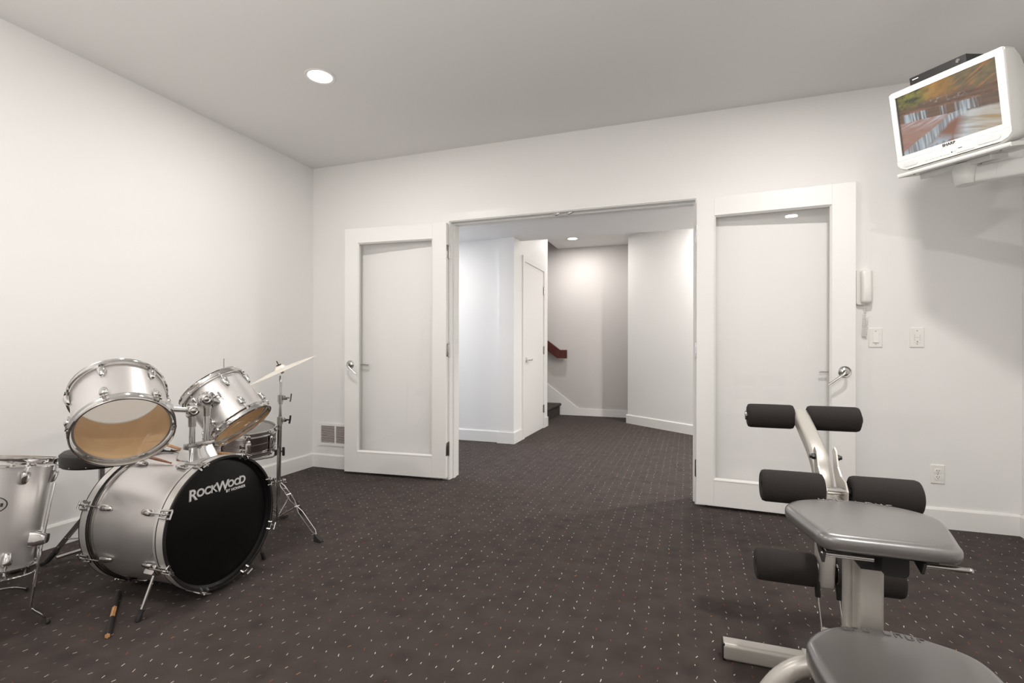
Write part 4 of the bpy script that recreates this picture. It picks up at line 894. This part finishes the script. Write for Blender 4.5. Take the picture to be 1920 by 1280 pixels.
# side plates that carry the knee rollers
for sx in (-1, 1):
    k = B(); o = [(1.985, .752), (1.965, .768), (1.942, .757), (1.920, .71), (1.885, .688), (1.838, .680), (1.814, .655), (1.816, .622), (1.842, .604), (1.885, .612), (1.93, .64), (1.965, .69)]
    xx = GX+sx*.0285
    k.rings([[Vector((xx+dx, y, z)) for y, z in o] for dx in (-.0025, .0025)]); pl_ = k.build('side_plate', 'frame', gm, smooth=False)
    k = B(); k.cyl((xx, 1.957, .735), (xx+sx*.012, 1.957, .735), .0105, seg=6); k.cyl((xx+sx*.01, 1.957, .735), (xx+sx*.019, 1.957, .735), .007, seg=12); k.build('bolt', 'black', pl_, loc=(0, 0, 0))
k = B(); k.b2(GX-.026, GX+.026, 1.70, 1.90, .600, .622, .003); k.build('pad_bracket', 'frame', gm)
# cable hooks down to the base
for x_ in (GX-.031, GX+.031):
    k = B(); hk = [(x_, 1.955, .355), (x_, 1.945, .375), (x_, 1.93, .378), (x_, 1.922, .362), (x_, 1.924, .318), (x_, 1.93, .29)]
    k.tube(smooth_path(hk, 4), .0042, 8); k.tube([(x_, 1.93, .29), (x_+.010, 1.86, .075)], .0034, 8); cb = k.build('cable', 'chrome', gm)
    k = B(); k.cyl((x_, 1.926, .318), (x_+.002, 1.922, .270), .0085, seg=10); k.build('sleeve', 'black', cb, loc=(0, 0, 0))
# upholstered pads
def pad(name, outline, z0, z1, er, crown=0., emb=None):
    P = [Vector((x, y, 0)) for x, y in outline]; Q = []
    n = len(P)
    for i in range(n):     # closed Catmull-Rom
        a, b_, c, d = P[i-1], P[i], P[(i+1) % n], P[(i+2) % n]
        for k in range(5):
            t = k/5; Q.append(.5*((2*b_)+(c-a)*t+(2*a-5*b_+4*c-d)*t*t+(3*b_-a-3*c+d)*t**3))
    n = len(Q); N_ = []
    area = sum(Q[i].x*Q[(i+1) % n].y-Q[(i+1) % n].x*Q[i].y for i in range(n))
    for i in range(n):
        t = (Q[(i+1) % n]-Q[i-1]).normalized(); m_ = Vector((t.y, -t.x, 0)); N_.append(m_ if area > 0 else -m_)
    ctr = sum(Q, Vector())/n
    def ring(ins, z): return [q-nn*ins+Vector((0, 0, z)) for q, nn in zip(Q, N_)]
    R = [ring(.012, z0), ring(.004, z0+.001), ring(.001, z0+.006), ring(0, z0+.014)]
    h = z1-er*.8
    for k in range(8):
        a = PI/2*k/7; R.append(ring(er*(1-math.cos(a)), h-(0)+er*.8*math.sin(a)) if True else None)
    for f, c_ in ((.75, .5), (.45, .85), (.15, 1.)): R.append([ctr+(q-ctr)*f*.86+Vector((0, 0, z1+crown*c_)) for q in Q])
    b = B(); b.rings(R); o = b.build(name, 'vinyl', gm, ang=60)
    if emb:
        (xa, ya), (xb, yb), num, sz = emb
        for i in range(num):
            t = (i+.5)/num; x = xa+(xb-xa)*t; y = ya+(yb-ya)*t+.012*math.sin(PI*t); w_ = (xb-xa)/num
            if i == num//2-1: continue
            zz = z1+crown*.5; k = B()
            k.box((x-w_*.28, y, zz), (.0035, sz, .0022), bev=.0008); k.box((x, y+sz*.42*(1 if i % 2 else -1), zz), (w_*.6, .0035, .0022), bev=.0008)
            if i % 3 != 1: k.box((x+w_*.26, y, zz), (.0035, sz*.9, .0022), bev=.0008)
            k.build('embossed_mark', 'vinyl', o, smooth=False, loc=(0, 0, 0))
    return o
pad('upper_pad', [(.263, 1.588), (.272, 1.628), (.306, 1.672), (.37, 1.705), (.445, 1.716), (.52, 1.705), (.584, 1.672), (.618, 1.628), (.627, 1.588), (.618, 1.53), (.592, 1.42), (.584, 1.388), (.560, 1.370), (.50, 1.366), (.445, 1.366), (.385, 1.366), (.325, 1.370), (.302, 1.388), (.296, 1.42), (.272, 1.53)],  .622, .660, .022, .002, ((.36, 1.680), (.55, 1.672), 8, .016))
pad('seat_pad', [(.279, 1.392), (.286, 1.430), (.310, 1.470), (.346, 1.506), (.40, 1.533), (.466, 1.542), (.532, 1.536), (.586, 1.513), (.626, 1.490), (.652, 1.455), (.660, 1.395), (.652, 1.30), (.628, 1.17), (.60, 1.115), (.54, 1.09), (.466, 1.085), (.39, 1.09), (.332, 1.115), (.306, 1.17), (.284, 1.30)], .318, .380, .024, .002, ((.375, 1.500), (.560, 1.496), 8, .018))
k = B(); k.b2(.36, .53, 1.18, 1.62, .29, .318, .003); k.b2(GX-.03, GX+.03, 1.10, 1.60, .26, .29, .003); k.build('seat_carrier', 'frame', gm)
k = B(); k.rings([[Vector((x, y, z)) for x, z in ((.40, .610), (.50, .610), (.49, .570), (.475, .540), (.42, .540))] for y in (1.50, 1.56)]); k.b2(.33, .56, 1.44, 1.62, .596, .6085); k.build('pad_support', 'black', gm, smooth=False)
for xa, xb in ((.313, .415), (.512, .598)):
    k = B(); k.cyl((xa, 1.392, .606), (xb, 1.392, .606), .0062, seg=12); k.ball((xb if xa > .4 else xa, 1.392, .606), .0068, seg=10); hb = k.build('pull_pin', 'chrome_dull', gm)
    e = xa
    k = B(); k.rings([[Vector((e+dx, y, z)) for y, z in ((1.380, .614), (1.46, .616), (1.43, .596), (1.395, .584))] for dx in (-.003, .003)]); k.build('fin', 'black', hb, smooth=False, loc=(0, 0, 0))
k = B(); k.prism(rrect(.055, .055, .012, 4), 0, .05, axisT((.480, 1.455, .574), (0, 1, 0), (1, 0, 0))); k.build('rubber_stop', 'rubber', gm)
k = B(); k.cyl((.318, 1.36, .268), (.318, 1.395, .268), .016, seg=6); k.cyl((.318, 1.35, .268), (.318, 1.362, .268), .009, seg=12); k.tube([(.318, 1.39, .268), (.40, 1.40, .275)], .012, 10); k.build('adjust_bolt', 'chrome', gm)
for o in bpy.data.objects:
    if 'world_parts' in o: del o['world_parts']
